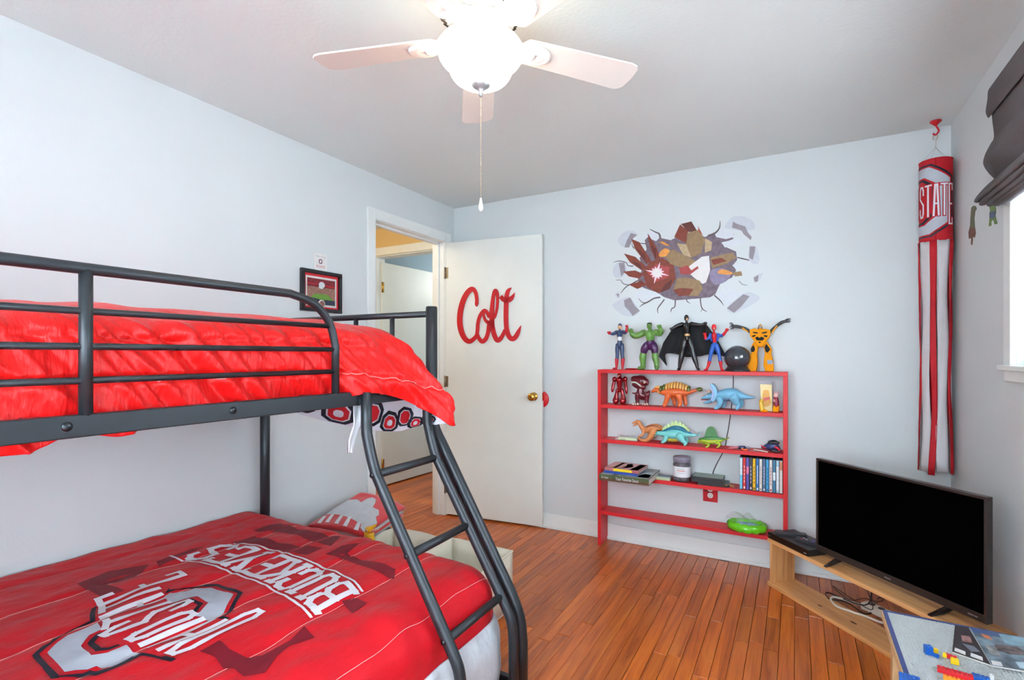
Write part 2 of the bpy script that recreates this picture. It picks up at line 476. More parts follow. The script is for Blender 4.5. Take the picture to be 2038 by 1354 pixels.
for nm, loc, rot, sx, sy in (('daylight_near', (XR + .14, (VY0 + VY1) / 2, (VZ0 + VZ1) / 2), (0, PI / 2, 0), VZ1 - VZ0, VY1 - VY0),
                             ('daylight_right', (XR + .14, (WY0 + WY1) / 2, (WZ0 + WZ1) / 2), (0, PI / 2, 0), WZ1 - WZ0, WY1 - WY0),
                             ('daylight_front', ((FX0 + FX1) / 2, YF - .14, (FZ0 + FZ1) / 2), (PI / 2, 0, 0), FX1 - FX0, FZ1 - FZ0)):
    l = bpy.data.lights.new(nm, 'AREA'); l.shape = 'RECTANGLE'; l.size = sx; l.size_y = sy
    l.cycles.is_portal = True
    o = bpy.data.objects.new(nm, l); o.location = loc; o.rotation_euler = rot; COL.objects.link(o)

# baseboards
def baseboard(name, pts, label):
    mb = MB()
    for (x0, x1, y0, y1, h) in pts: mb.box(x0, x1, y0, y1, 0, h)
    S(name, mb, m_trim, bevel=.004, label=label, cat='baseboard')
baseboard('baseboard_back', [(XL, XR, YB - .014, YB, .105), (XL, XR, YB - .026, YB - .014, .022)], 'white baseboard below the back wall')
baseboard('baseboard_right', [(XR - .014, XR, YF, YB - .03, .105), (XR - .026, XR - .014, YF, YB - .03, .022)], 'white baseboard below the window wall')
baseboard('baseboard_left', [(XL, XL + .014, YF, DY0 - .075, .105)], 'white baseboard below the wall along the bunk bed')

# bedroom door casing + jamb
t = thing('trim_1', 'white wooden casing and jamb around the bedroom doorway', 'door frame', kind='structure')
for (y0, y1, z0, z1) in ((DY0 - .072, DY0, 0, DZ + .072), (DY1, DY1 + .072, 0, DZ + .072), (DY0, DY1, DZ, DZ + .072)):
    MB().box(XL, XL + .016, y0, y1, z0, z1).build('casing', m_trim, t, .005)
for (y0, y1, z0, z1) in ((DY0 - .012, DY0 + .004, 0, DZ), (DY1 - .004, DY1 + .012, 0, DZ), (DY0, DY1, DZ - .004, DZ + .012)):
    MB().box(XL - .112, XL + .002, y0, y1, z0, z1).build('jamb', m_trim, t, .002)
for (y0, y1, z0, z1) in ((DY0, DY0 + .014, 0, DZ), (DY1 - .018, DY1, 0, DZ), (DY0, DY1, DZ - .018, DZ)):
    MB().box(XL - .08, XL - .042, y0, y1, z0, z1).build('door_stop', m_trim, t, .002)

# bedroom door, swung open against the back wall
DA = math.atan2(3.348 - 3.262, -1.623 + 2.400)
DW = .795
dr = thing('door_1', 'flat white bedroom door standing open against the back wall', 'door', (-2.398, 3.262, 0), DA, kind='structure')
def DM(u, v, d): return _MAT[dr.name] @ Vector((u, -d, v))        # u along door, d towards the room
sl = MB(); sl.box(0, DW, 0, .035, .014, DZ - .01, _MAT[dr.name]); sl.build('slab', m_door, dr, .002)
kn = MB()
KM = _MAT[dr.name] @ Matrix.Translation((DW - .062, 0, .955)) @ Matrix.Rotation(PI / 2, 4, 'X')
kn.lathe([(.001, .0), (.031, .0), (.031, .005), (.026, .009), (.013, .012), (.0115, .028), (.02, .034), (.0285, .044), (.029, .054), (.024, .063), (.011, .067), (.001, .0675)], n=28, M=KM)
k1 = kn.build('door_knob', m_brass, dr)
kb = MB(); kb.lathe([(.001, .067), (.006, .0675), (.006, .071), (.001, .0715)], n=16, M=KM); kb.build('key_cylinder', mat('dark_brass', (120, 88, 40), .3, 1.0), k1)
MB().box(DW - .001, DW + .0015, .006, .029, .925, .985, _MAT[dr.name]).build('latch_plate', m_brass, dr)
for z in (.22, 1.05, 1.90):
    hg = MB(); hg.tube([DM(-.006, z - .045, .006), DM(-.006, z + .045, .006)], .006, 10)
    hg.box(-.003, .02, -.0015, .001, z - .042, z + .042, _MAT[dr.name]); hg.build('hinge', mat('painted_hinge', (140, 128, 108), .4, .6), dr)

# hall behind the doorway
m_hall = mat('hall_paint', (222, 190, 134), 0.6, var=.02, scale=3)
hx = -3.455
hw = MB()
hw.box(HX0 - .5, hx - .012, HY1, HY1 + .11, 0, H); hw.box(-2.66, XL - .11, HY1, HY1 + .11, 0, H); hw.box(hx - .012, -2.66, HY1, HY1 + .11, 2.185, H)
S('wall_hall_end', hw, m_hall, label='warm tan hall wall above the far doorway', cat='wall')
S('wall_hall_side', MB().box(HX0 - .12, HX0, 1.2, HY1, 0, H), m_hall, label='warm tan side wall of the hall', cat='wall')
S('wall_hall_near', MB().box(HX0 - .12, XL - .11, 1.1, 1.2, 0, H), m_hall, label='warm tan near wall of the hall', cat='wall')
m_blue = mat('far_room_paint', (142, 164, 176), 0.6, var=.02, scale=3)
S('wall_far_room', MB().box(hx - .17, hx - .06, HY1 + .11, 6.1, 0, H).box(hx - .06, XL + .2, 6.0, 6.1, 0, H).box(XL + .1, XL + .2, HY1 + .11, 6.0, 0, H), m_blue, label='dusty blue wall of the room across the hall', cat='wall')
t = thing('trim_2', 'cream casing around the doorway across the hall', 'door frame', kind='structure')
for (x0, x1, z0, z1) in ((hx - .07, hx, 0, 2.26), (-2.67, -2.60, 0, 2.26), (hx, -2.67, 2.185, 2.26)):
    MB().box(x0, x1, HY1 - .016, HY1, z0, z1).build('casing', m_trim, t, .005)
for (x0, x1, z0, z1) in ((hx - .012, hx + .004, 0, 2.185), (-2.674, -2.658, 0, 2.185), (hx, -2.67, 2.175, 2.19)):
    MB().box(x0, x1, HY1, HY1 + .112, z0, z1).build('jamb', m_trim, t, .002)
d2 = thing('door_2', 'white door standing open in the room across the hall', 'door', (hx + .02, HY1 + .06, 0), PI / 2 - .05, kind='structure')
MB().box(0, .76, 0, .035, .014, 2.14, _MAT[d2.name]).build('slab', m_door, d2, .002)
for z in (.22, 1.90):
    hg = MB(); hg.tube([_MAT[d2.name] @ Vector((-.004, -.006, z - .05)), _MAT[d2.name] @ Vector((-.004, -.006, z + .05))], .008, 10)
    hg.box(-.002, .022, -.003, 0, z - .045, z + .045, _MAT[d2.name]); hg.build('hinge', m_brass, d2)
for nm, loc, pw, c in (('hall_light', (-3.0, 2.3, 2.3), HALL_POWER, (1, .87, .66)), ('far_room_light', (-2.8, 5.0, 2.1), 16.0, (1, .97, .92))):
    l = bpy.data.lights.new(nm, 'POINT'); l.energy = pw; l.color = c; l.shadow_soft_size = .12
    o = bpy.data.objects.new(nm, l); o.location = loc; COL.objects.link(o)

# red round wall guard behind the door knob
bp = onY(1076, 795, YB - .012)
mb = MB(); mb.lathe([(.001, 0), (.062, 0), (.062, .006), (.055, .011), (.001, .012)], n=32, M=Matrix.Translation((bp.x, YB, bp.z)) @ Matrix.Rotation(PI / 2, 4, 'X'))
mb.build('wall_guard', mat('red_plastic', (206, 24, 36), .35), label='red round wall guard disc behind the door knob', cat='wall guard')
# ================================================================== BUNK BED
m_steel = mat('black_steel', (44, 49, 54), 0.40, 0.3, var=.05, scale=30, spec=.6)
m_bolt = mat('bolt_steel', (52, 56, 60), 0.3, 0.8)
BX0, BX1, BXL = -2.36, -1.30, -0.885       # wall-side posts, front posts, front feet of the wider base
BY0, BY1 = -0.36, 1.67
bed = thing('bunk_bed', 'black metal twin over full bunk bed with slanted ladder', 'bunk bed', (-1.6, .66, 0))
R1 = .0235
for y in (BY0, BY1):
    MB().tube([(BX0, y, 0), (BX0, y, 1.45)], R1, 16).build('leg', m_steel, bed)
    path = cr([(BXL, y, 0), (BXL, y, .24)], 1)[:1] + cr([(BXL, y, .2), (BXL - .012, y, .29), (BXL - .05, y, .375)], 5) + cr([(BX1 + .05, y, .90), (BX1 + .012, y, .965), (BX1, y, 1.04)], 5) + [(BX1, y, 1.45)]
    lg = MB().tube(path, R1, 16).build('leg', m_steel, bed)
    for x in (BX0, BX1): MB().lathe([(.001, 1.451), (R1 * .98, 1.451), (R1 * .9, 1.455), (.001, 1.456)], (x, y, 0), 16).build('post_cap', m_steel, bed)
    # end panel
    MB().tube([(BX0, y, 1.425), (BX1, y, 1.425)], .013, 12).build('end_rail', m_steel, bed)
    MB().box(BX0, BX1, y - .012, y + .012, 1.09, 1.132).build('end_beam', m_steel, bed, .003)
    MB().box(BX0, BXL, y - .012, y + .012, .03, .06).build('end_beam', m_steel, bed, .003)
    for x in (-2.148, -1.936, -1.724, -1.511): MB().tube([(x, y, 1.12), (x, y, 1.425)], .0105, 10).build('end_bar', m_steel, bed)
# long side beams
for x in (BX0, BX1):
    bm_ = MB().box(x - .012, x + .012, BY0 + .02, BY1 - .02, 1.087, 1.134).build('side_beam', m_steel, bed, .003)
    if x == BX1:
        for px, py in ((133, 850), (464, 816)):
            p = onX(px, py, x + .012)
            Mx = Matrix.Translation((x + .012, p.y, 1.112)) @ Matrix.Rotation(PI / 2, 4, 'Y')
            b = MB().lathe([(.001, 0), (.0095, 0), (.0095, .002), (.006, .0042), (.001, .0045)], n=18, M=Matrix.Translation((0,0,0)) @ Mx).build('bolt', m_bolt, bm_)
for x in (BX0, -1.02): MB().box(x - .012, x + .012, BY0 + .02, BY1 - .02, .16, .2).build('side_beam', m_steel, bed, .003)
for i in range(9):
    y = BY0 + .12 + i * .222
    MB().box(BX0, BX1, y - .015, y + .015, 1.125, 1.133).build('slat', m_steel, bed)
    MB().box(BX0, -1.02, y - .015, y + .015, .19, .2).build('slat', m_steel, bed)
# guard rails: front (rounded end by the ladder) and wall side
GX = BX1 + .0
gy0, gy1 = -.12, 1.171
top = [(GX, gy0, 1.13), (GX, gy0, 1.30)] + cr([(GX, gy0 + .012, 1.36), (GX, gy0 + .06, 1.418), (GX, gy0 + .14, 1.438)], 5) + cr([(GX, gy1 - .17, 1.438), (GX, gy1 - .085, 1.415), (GX, gy1 - .025, 1.36), (GX, gy1, 1.285)], 6) + [(GX, gy1, 1.13)]
MB().tube(top, .0125, 12).build('guard_rail', m_steel, bed)
MB().tube([(GX, .506, 1.13), (GX, .506, 1.436)], .0125, 12).build('guard_post', m_steel, bed)
for z, e in ((1.349, .022), (1.275, .0), (1.204, .0)):
    MB().tube([(GX, gy0 + e, z), (GX, gy1 - e, z)], .0075, 10).build('guard_bar', m_steel, bed)
MB().tube([(BX0, BY0, 1.33), (BX0, BY1, 1.33)], .011, 10).build('guard_bar', m_steel, bed)
# ladder
lad = MB(); LY0, LY1 = 1.277, 1.603
def lrail(y):
    return [(BX1 + .03, y, 1.132), (BX1 + .03, y, 1.03)] + cr([(BX1 + .032, y, .99), (BX1 + .05, y, .925), (-1.228, y, .862)], 5) + cr([(-.935, y, .385), (-.893, y, .31), (-.882, y, .24)], 5) + [(-.880, y, 0.0)]
la = None
for y in (LY0, LY1):
    o = MB().tube(lrail(y), .0185, 14).build('ladder_rail', m_steel, bed)
    MB().box(BX1 + .008, BX1 + .034, y - .016, y + .016, 1.09, 1.13).build('ladder_hook', m_steel, bed, .003)
for (x, z) in ((-1.226, .858), (-1.079, .618), (-.934, .384)):
    o = MB().tube([(x, LY0, z), (x, LY1, z)], .0145, 12).build('ladder_rung', m_steel, bed)
    MB().lathe([(.001, 0), (.009, 0), (.009, .003), (.005, .006), (.001, .0062)], n=14, M=Matrix.Translation((x - .002, LY0 - .017, z)) @ Matrix.Rotation(PI / 2, 4, 'X')).build('bolt', m_bolt, o)

# mattresses
m_matt = mat('mattress_cloth', (228, 228, 230), .8, bump=.1)
MB().box(BX0 + .05, BX1 - .085, BY0 + .03, BY1 - .085, 1.136, 1.29).build('mattress', m_matt, bevel=.03, seg=4, label='white twin mattress on the upper bunk under the red comforter', cat='mattress')
MB().box(BX0 + .02, BXL - .17, BY0 + .04, BY1 - .08, .203, .40).build('mattress', m_matt, bevel=.05, seg=4, label='white full mattress on the lower bunk under the red comforter', cat='mattress')

# ---------------------------------------------------------------- upper comforter
m_red = mat('red_satin', (224, 16, 16), 0.40, var=.05, scale=9, sheen=.04, bump=.34, bscale=24, spec=.4, bdist=.03, stretch=(1, 1.6, .45))
m_lin = mat('comforter_lining', (214, 212, 220), 0.6, var=.03, scale=12, bump=.06)
m_stitch = mat('pale_stitch', (240, 170, 165), .7)
def row(y, zt=1.385, c4=(-1.375, 1.338), c5=(-1.333, 1.262), c6=(-1.326, 1.18), c7=(-1.335, 1.10), dz=0):
    return [(-2.345, y, 1.20), (-2.30, y, zt - .03), (-1.9, y, zt), (-1.55, y, zt - .003), (c4[0], y, c4[1]), (c5[0], y, c5[1]), (c6[0], y, c6[1]), (c7[0], y, c7[1])]
rows = [row(-.3), row(0), row(.3, c7=(-1.33, 1.07)), row(.42, c7=(-1.33, 1.062)), row(.5, c7=(-1.33, 1.088)), row(.59, c7=(-1.33, 1.074)), row(.68, c7=(-1.335, 1.1)), row(.9),
        row(1.15, c4=(-1.37, 1.34)),
        row(1.28, c4=(-1.36, 1.335), c5=(-1.305, 1.25), c6=(-1.268, 1.175), c7=(-1.262, 1.128)),
        row(1.42, c4=(-1.37, 1.325), c5=(-1.29, 1.235), c6=(-1.235, 1.155), c7=(-1.245, 1.098)),
        row(1.53, 1.38, c4=(-1.385, 1.318), c5=(-1.28, 1.225), c6=(-1.195, 1.13), c7=(-1.195, 1.04)),
        row(1.595, 1.372, c4=(-1.40, 1.315), c5=(-1.285, 1.21), c6=(-1.165, 1.10), c7=(-1.155, .99)),
        [(-2.34, 1.625, 1.18), (-2.3, 1.625, 1.30), (-1.9, 1.628, 1.325), (-1.55, 1.63, 1.315), (-1.42, 1.628, 1.27), (-1.29, 1.632, 1.17), (-1.17, 1.628, 1.075), (-1.155, 1.622, .985)],
        [(-2.34, 1.632, 1.10), (-2.3, 1.634, 1.15), (-1.9, 1.636, 1.15), (-1.55, 1.638, 1.14), (-1.42, 1.636, 1.10), (-1.30, 1.636, 1.06), (-1.20, 1.634, 1.02), (-1.165, 1.632, .99)],
        [(-2.30, 1.628, 1.05), (-2.2, 1.63, 1.01), (-1.9, 1.632, .96), (-1.62, 1.634, .935), (-1.45, 1.632, .94), (-1.34, 1.632, .968), (-1.23, 1.632, .985), (-1.175, 1.632, .992)]]
NU, NV = 24, 15
A = [cr(r, NV) for r in rows]
G = list(zip(*[cr([A[i][j] for i in range(len(A))], NU) for j in range(len(A[0]))]))
G = [[Vector(p) for p in r] for r in G]
def nrm(G, i, j):
    a = G[min(i + 1, len(G) - 1)][j] - G[max(i - 1, 0)][j]; b = G[i][min(j + 1, len(G[0]) - 1)] - G[i][max(j - 1, 0)]
    n = b.cross(a); return n.normalized() if n.length > 1e-9 else Vector((0, 0, 1))
GG = []
for i in range(len(G)):
    r = []
    for j in range(len(G[0])):
        p = G[i][j]; n = nrm(G, i, j)
        front = min(1, max(0, (j / NV - 3.6) / .8)); flap = i / NU > 13.2
        s = p.y * 1.0
        v = noise.noise(Vector((s * 9 + p.z * 5, p.z * 7, 3))) * .020 * front
        v += (abs(noise.noise(Vector((s * 11 + p.z * 9, p.z * 2.2, 9)))) - .2) * -.050 * front
        v += (abs(noise.noise(Vector((s * 26 + p.z * 20, p.z * 3.5, 4)))) - .2) * -.022 * front
        v += noise.noise(Vector((p.x * 6, s * 6, 1))) * .016 * (1 - front)
        seam = math.exp(-((j / NV - 5.75) / .10) ** 2) + math.exp(-((j / NV - 4.55) / .12) ** 2) * .7
        v -= seam * .012 * front
        if flap: v *= .4
        if p.y < 1.24: v = min(v, .010)
        r.append(p + n * v)
    GG.append(r)
uc = MB().grid([[tuple(p) for p in r] for r in GG])
uco = uc.build('comforter', [m_red, m_lin], None, solid=.006, mat_off=1, recalc=False, label='bright red comforter on the upper bunk behind the guard rail', cat='comforter')
_UP = GG
def upt(u, v, off=.003):
    i = min(len(_UP) - 2, max(0, int(u))); j = min(len(_UP[0]) - 2, max(0, int(v))); a = u - i; b = v - j
    p = _UP[i][j] * (1 - a) * (1 - b) + _UP[i + 1][j] * a * (1 - b) + _UP[i][j + 1] * (1 - a) * b + _UP[i + 1][j + 1] * a * b
    n = nrm(_UP, i, j)
    return p + n * off
mb = MB()
jv = 5.75 * NV
for a, b in ((0.5 * NU, 4.6 * NU), (5.6 * NU, 7.6 * NU), (8.4 * NU, 12.5 * NU)):
    k = int(b - a); mb.tube([upt(a + i, jv + .8 * math.sin(i * .33), .004) for i in range(k)], .0011, 5)
mb.build('stitching', m_stitch, uco)
# printed patches on the lining of the hanging foot flap
m_red2 = mat('print_red', (196, 18, 32), .55); m_navy = mat('print_navy', (26, 28, 44), .55); m_grey = mat('print_grey', (184, 190, 200), .6)
pr = random.Random(5)
red_p = []; nav_p = []
for k, (cu, cv) in enumerate(((14.62, 1.55), (14.7, 2.35), (14.6, 3.0), (14.72, 3.7), (14.55, 4.3), (14.75, 4.85), (14.6, 5.4))):
    w = .34; h = .26
    ring = [(cu * NU + h * NU * sx, cv * NV + w * NV * sy) for sx, sy in ((-1, -.5), (-.5, -1), (.5, -1), (1, -.5), (1, .5), (.5, 1), (-.5, 1), (-1, .5))]
    hole = [((p[0] - cu * NU) * .72 + cu * NU, (p[1] - cv * NV) * .72 + cv * NV) for p in ring]
    nav_p.append([ring, hole]); hole2 = [((p[0] - cu * NU) * .62 + cu * NU, (p[1] - cv * NV) * .62 + cv * NV) for p in ring]; hole3 = [((p[0] - cu * NU) * .3 + cu * NU, (p[1] - cv * NV) * .3 + cv * NV) for p in ring]
    red_p.append([hole2, hole3] if k % 2 else hole2)
for q in nav_p: drape([q], lambda u, v: upt(u, v, -.0085), 2).build('printed_outline', m_navy, uco)
for q in red_p: drape([q], lambda u, v: upt(u, v, -.0085), 2).build('printed_patch', m_red2, uco)
# white tie hanging beside the ladder
tie = MB(); tp = [(-1.33, 1.30, 1.11), (-1.325, 1.29, 1.02), (-1.33, 1.275, .965), (-1.325, 1.275, .925)]
tie.grid([[(p[0] + .01 * math.sin(k * 2 + i), p[1] - .026 + .052 * k / 4 * (1 - .22 * i), p[2]) for k in range(5)] for i, p in enumerate(cr(tp, 4)[::4] if False else tp)])
tie.build('corner_tie', mat('white_cotton', (226, 228, 234), .8), uco, solid=.004)

# ---------------------------------------------------------------- lower comforter
m_red3 = mat('red_cotton', (206, 12, 30), 0.58, var=.06, scale=10, sheen=.05, spec=.3, bdist=.02, stretch=(1.6, .7, 1), bump=.45, bscale=13)
m_border = mat('grey_border', (196, 201, 208), .7, var=.03, scale=10, bump=.6, bscale=9, bdist=.035, stretch=(1, 1, .6))
SE0, TE0 = -1.105, 1.565                       # where the top starts to turn down (front, foot)
SEAMS = (-1.0, -1.25, -1.515, -1.775, -2.03, -2.28)
def hz(x, y):
    z = .476 + .026 * max(0, min(1, (1.3 - y) / .9)) * max(0, min(1, (-1.2 - x) / 1.0))
    z += noise.noise(Vector((x * 5.5, y * 3.0, 5))) * .010
    z += noise.noise(Vector((x * 15 + y * 7, y * 4 - x * 2, 8))) * .0065
    z += (abs(noise.noise(Vector((x * 9 - y * 6, y * 3, 12)))) - .2) * -.010
    d = min(abs(x - s) for s in SEAMS)
    z -= .0075 * math.exp(-(d / .014) ** 2)
    return z
def bend(o, r=.135):
    if o <= 0: return 0, 0
    if o < r * PI / 2: return r * math.sin(o / r), r * (1 - math.cos(o / r))
    return r, r + (o - r * PI / 2)
def lower(s, t, off=0.0):
    a = max(0, s - SE0); b = max(0, t - TE0); o = math.hypot(a, b)
    z0 = hz(min(s, SE0), min(t, TE0))
    if o <= 0: return Vector((s, t, z0 + off))
    out, dn = bend(o)
    dx, dy = a / o, b / o
    wv = .010 * noise.noise(Vector((s * 6, t * 9, 2))) * min(1, o / .1)
    k = min(1, o / .135)
    out += wv + off * k
    return Vector((min(s, SE0) + dx * out, min(t, TE0) + dy * out, z0 - dn * .92 + off * (1 - k)))
S0, S1, T0, T1 = -2.392, -.80, -.33, 1.90
ns, nt_ = 150, 200
lc = MB().grid([[tuple(lower(S0 + (S1 - S0) * i / ns, T0 + (T1 - T0) * j / nt_)) for i in range(ns + 1)] for j in range(nt_ + 1)])
lco = lc.build('comforter', [m_red3, m_border], None, solid=.008, mat_off=1, recalc=False, label='crimson printed comforter spread over the lower bunk', cat='comforter')
# grey border hanging below the red along front and foot
gb = []
ny = 150
def edge(q):
    """q runs along the front edge, round the corner and a little along the foot; -> base point, outward direction"""
    if q < TE0: return (SE0, q), (1, 0)
    an = min(PI / 2, (q - TE0) / .12); 
    return (SE0 - max(0, q - TE0 - .12 * PI / 2), TE0), (math.cos(an), math.sin(an))
for j in range(ny + 1):
    q = T0 + (TE0 + .22 + .15 - T0) * j / ny; (bx, by), (dx, dy) = edge(q); r = []
    for k in range(13):
        f = k / 12; z = .292 - .24 * f
        out = .142 + .028 * math.sin(min(1, f * 2.2) * PI * .5) + .010 * math.sin(q * 21 + f * 2) * f + .012 * noise.noise(Vector((q * 7, f * 2.5, 4)))
        
        r.append((bx + dx * out, by + dy * out, z + .010 * noise.noise(Vector((q * 5, f * 3, 7)))))
    gb.append(r)
MB().grid(gb).build('grey_border', m_border, lco, solid=.008, recalc=False)

# printing
m_wht = mat('print_white', (226, 224, 230), .65, var=.03, scale=40)
m_drk = mat('print_dark_red', (128, 14, 34), .65, var=.08, scale=30)
TA = pretrace(40, 1140, 360, 2025); TB = pretrace(180, 1140, 540, 2038); TC = pretrace(340, 1060, 760, 2038); TD = pretrace(360, 1040, 800, 1897); TE = pretrace(0, 1000, 560, 2038)
def bedp(T, pts):
    out = []
    for p in pts:
        z = .482
        for _ in range(4):
            w = onZ(*T(p), z); z = hz(w.x, w.y) + .002
        out.append((w.x, w.y))
    return out
navy = [bedp(TA, [(965, 420), (900, 460), (875, 540), (880, 605), (720, 680), (540, 745), (430, 830), (380, 880), (280, 930), (150, 1045), (280, 1200), (390, 1340), (480, 1330), (500, 1315), (700, 1320), (860, 1290), (950, 1300), (1060, 1260), (1290, 1165), (1520, 1045), (1760, 1090), (1900, 1125), (1970, 1085), (1830, 1050), (1770, 1065), (1650, 1030), (1530, 1010), (1400, 1065), (1110, 1215), (960, 1240), (880, 1240), (780, 1280), (490, 1300), (340, 1150), (240, 1025), (380, 905), (480, 830), (560, 780), (880, 640), (945, 600), (945, 500)]),
        bedp(TA, [(1045, 745), (960, 775), (845, 890), (950, 995), (1130, 970), (1265, 915), (1230, 905), (1110, 945), (1020, 950), (935, 880), (1000, 800), (1050, 770)]),
        bedp(TB, [(840, 235), (895, 165), (890, 195), (970, 185), (1170, 160), (1240, 145), (1440, 130), (1590, 175), (1720, 225), (1640, 370), (1560, 460), (1500, 490), (1580, 512), (1540, 525), (1430, 520), (1480, 490), (1550, 440), (1590, 385), (1660, 235), (1570, 205), (1430, 155), (1250, 160), (1100, 180), (970, 205), (900, 215)]),
        bedp(TB, [(905, 375), (1020, 350), (1130, 295), (1275, 345), (1200, 440), (1090, 490), (1150, 435), (1210, 365), (1140, 320), (1060, 345), (910, 388)])]
grey = [bedp(TA, [(975, 635), (1025, 715), (870, 790), (765, 925), (895, 1040), (1100, 1010), (1340, 910), (1400, 975), (1520, 1020), (1150, 1190), (960, 1185), (850, 1225), (700, 1230), (560, 1255), (340, 1010), (470, 880), (600, 790), (850, 690)]),
        bedp(TB, [(835, 270), (900, 235), (1060, 215), (1180, 178), (1360, 172), (1610, 245), (1500, 460), (1340, 545), (1290, 525), (1155, 490), (1240, 440), (1330, 340), (1200, 268), (1060, 300), (880, 355)])]
LMAP = lambda u, v: lower(u, v, .0024)
for q in navy: drape([q], LMAP, .02).build('logo_outline', m_navy, lco)
for q in grey: drape([q], LMAP, .02).build('logo_block_letter', m_grey, lco)
# OHIO STATE across the block O: reads towards -x, letter tops towards -y, on a shallow arch
def arch_word(word, x0, x1, ytop, ybot, wid, wfrac=.64, spaces=None):
    n = sum(1 if c != ' ' else .35 for c in word); cw = (x0 - x1) / n; out = []; u = 0
    for i, c in enumerate(word):
        if c == ' ': u += cw * .35; continue
        ww = cw * wfrac * (.5 if c == 'I' else 1)
        for pl in LET[c]:
            pp = []
            for k in range(len(pl)):
                if k == 0: pp.append(pl[0]); continue
                m = max(1, int(max(abs(pl[k][0] - pl[k - 1][0]), abs(pl[k][1] - pl[k - 1][1])) * 5))
                for q in range(1, m + 1): pp.append(tuple(pl[k - 1][e] + (pl[k][e] - pl[k - 1][e]) * q / m for e in (0, 1)))
            pts = []
            for (a, b) in pp:
                xx = x0 - (u + cw * .14 + a * ww); f = (x0 - xx) / (x0 - x1)
                yb = ybot(f); yt = ytop(f); pts.append((xx, yb + (yt - yb) * b))
            out += stroke(pts, wid)
        u += cw * (.62 if c == 'I' else 1)
    return out
arc = lambda e, m: (lambda f: e + (m - e) * (1 - (2 * f - 1) ** 2))
def table(tb):
    def g(x):
        for (a, b), (c, d) in zip(tb, tb[1:]):
            if x >= c: return b + (d - b) * (a - x) / (a - c)
        return tb[-1][1]
    return g
t_top = table([(-1.39, .745), (-1.44, .735), (-1.50, .725), (-1.60, .712), (-1.663, .685), (-1.72, .72), (-1.80, .74), (-1.86, .765), (-1.96, .785)])
t_bot = table([(-1.39, .99), (-1.452, .985), (-1.456, .905), (-1.53, .878), (-1.612, .875), (-1.625, .908), (-1.692, .908), (-1.70, .878), (-1.76, .885), (-1.845, .912), (-1.85, 1.01), (-1.96, 1.02)])
ox0, ox1 = -1.395, -1.947
ohio = arch_word('OHIO STATE', ox0, ox1, lambda f: t_top(ox0 + (ox1 - ox0) * f), lambda f: t_bot(ox0 + (ox1 - ox0) * f), .0175)
drape(ohio, lambda u, v: lower(u, v, .0032), .03).build('logo_lettering', m_wht, lco)
def quadL(x, a, b, c):
    (x0, y0), (x1, y1), (x2, y2) = a, b, c
    return y0 * (x - x1) * (x - x2) / ((x0 - x1) * (x0 - x2)) + y1 * (x - x0) * (x - x2) / ((x1 - x0) * (x1 - x2)) + y2 * (x - x0) * (x - x1) / ((x2 - x0) * (x2 - x1))
Ya = lambda x: quadL(x, (-1.25, 1.04), (-1.53, 1.105), (-2.08, 1.09))
Yb = lambda x: quadL(x, (-1.25, 1.245), (-1.52, 1.312), (-2.05, 1.305))
bx0, bx1 = -1.262, -2.075
buck = arch_word('BUCKEYES', bx0, bx1, lambda f: Ya(bx0 + (bx1 - bx0) * f) + .026, lambda f: Yb(bx0 + (bx1 - bx0) * f) - .026, .0225, .70)
buck += stroke([(x, Ya(x)) for x in [bx0 - .84 * i / 14 for i in range(15)]], .0085) + stroke([(x, Yb(x)) for x in [bx0 - .78 * i / 14 for i in range(15)]], .0085)
drape(buck, lambda u, v: lower(u, v, .0032), .03).build('word_lettering', m_wht, lco)
dark = [bedp(TD, [(160, 1105), (330, 1010), (420, 1090), (560, 1160), (700, 1140), (830, 1070), (940, 1010), (1060, 890), (1150, 985), (930, 1060), (820, 1150), (720, 1290), (540, 1320), (420, 1240), (360, 1250), (300, 1160)]),
        bedp(TD, [(1380, 690), (1480, 650), (1600, 690), (1470, 780)]),
        bedp(TD, [(620, 70), (760, 20), (930, 20), (1000, 60), (1150, 80), (1370, 120), (1290, 200), (1100, 150), (900, 90), (760, 70)]),
        bedp(TD, [(430, 170), (640, 120), (860, 180), (1220, 215), (1080, 275), (860, 240), (640, 180)]),
        bedp(TD, [(1240, 270), (1380, 200), (1540, 175), (1430, 265), (1600, 330), (1840, 400), (1830, 480), (1640, 400), (1440, 330)]),
        bedp(TE, [(560, 590), (780, 500), (1080, 450), (980, 540), (750, 590), (900, 640), (740, 690), (640, 640)]),
        bedp(TE, [(1130, 430), (1380, 340), (1480, 320), (1300, 390), (1150, 460)]),
        bedp(TE, [(1840, 200), (1960, 160), (2038, 150), (2038, 190), (1880, 215)])]
for q in dark: drape([q], lambda u, v: lower(u, v, .0017), .03).build('printed_dark_shape', m_drk, lco)  # darker red shapes of the comforter's own print
mb = MB()
for s in SEAMS[:5]:
    mb.tube([lower(s, -.2 + (1.76 + .2) * i / 90, .0015) for i in range(91)], .0010, 4)
mb.build('stitching', m_stitch, lco)
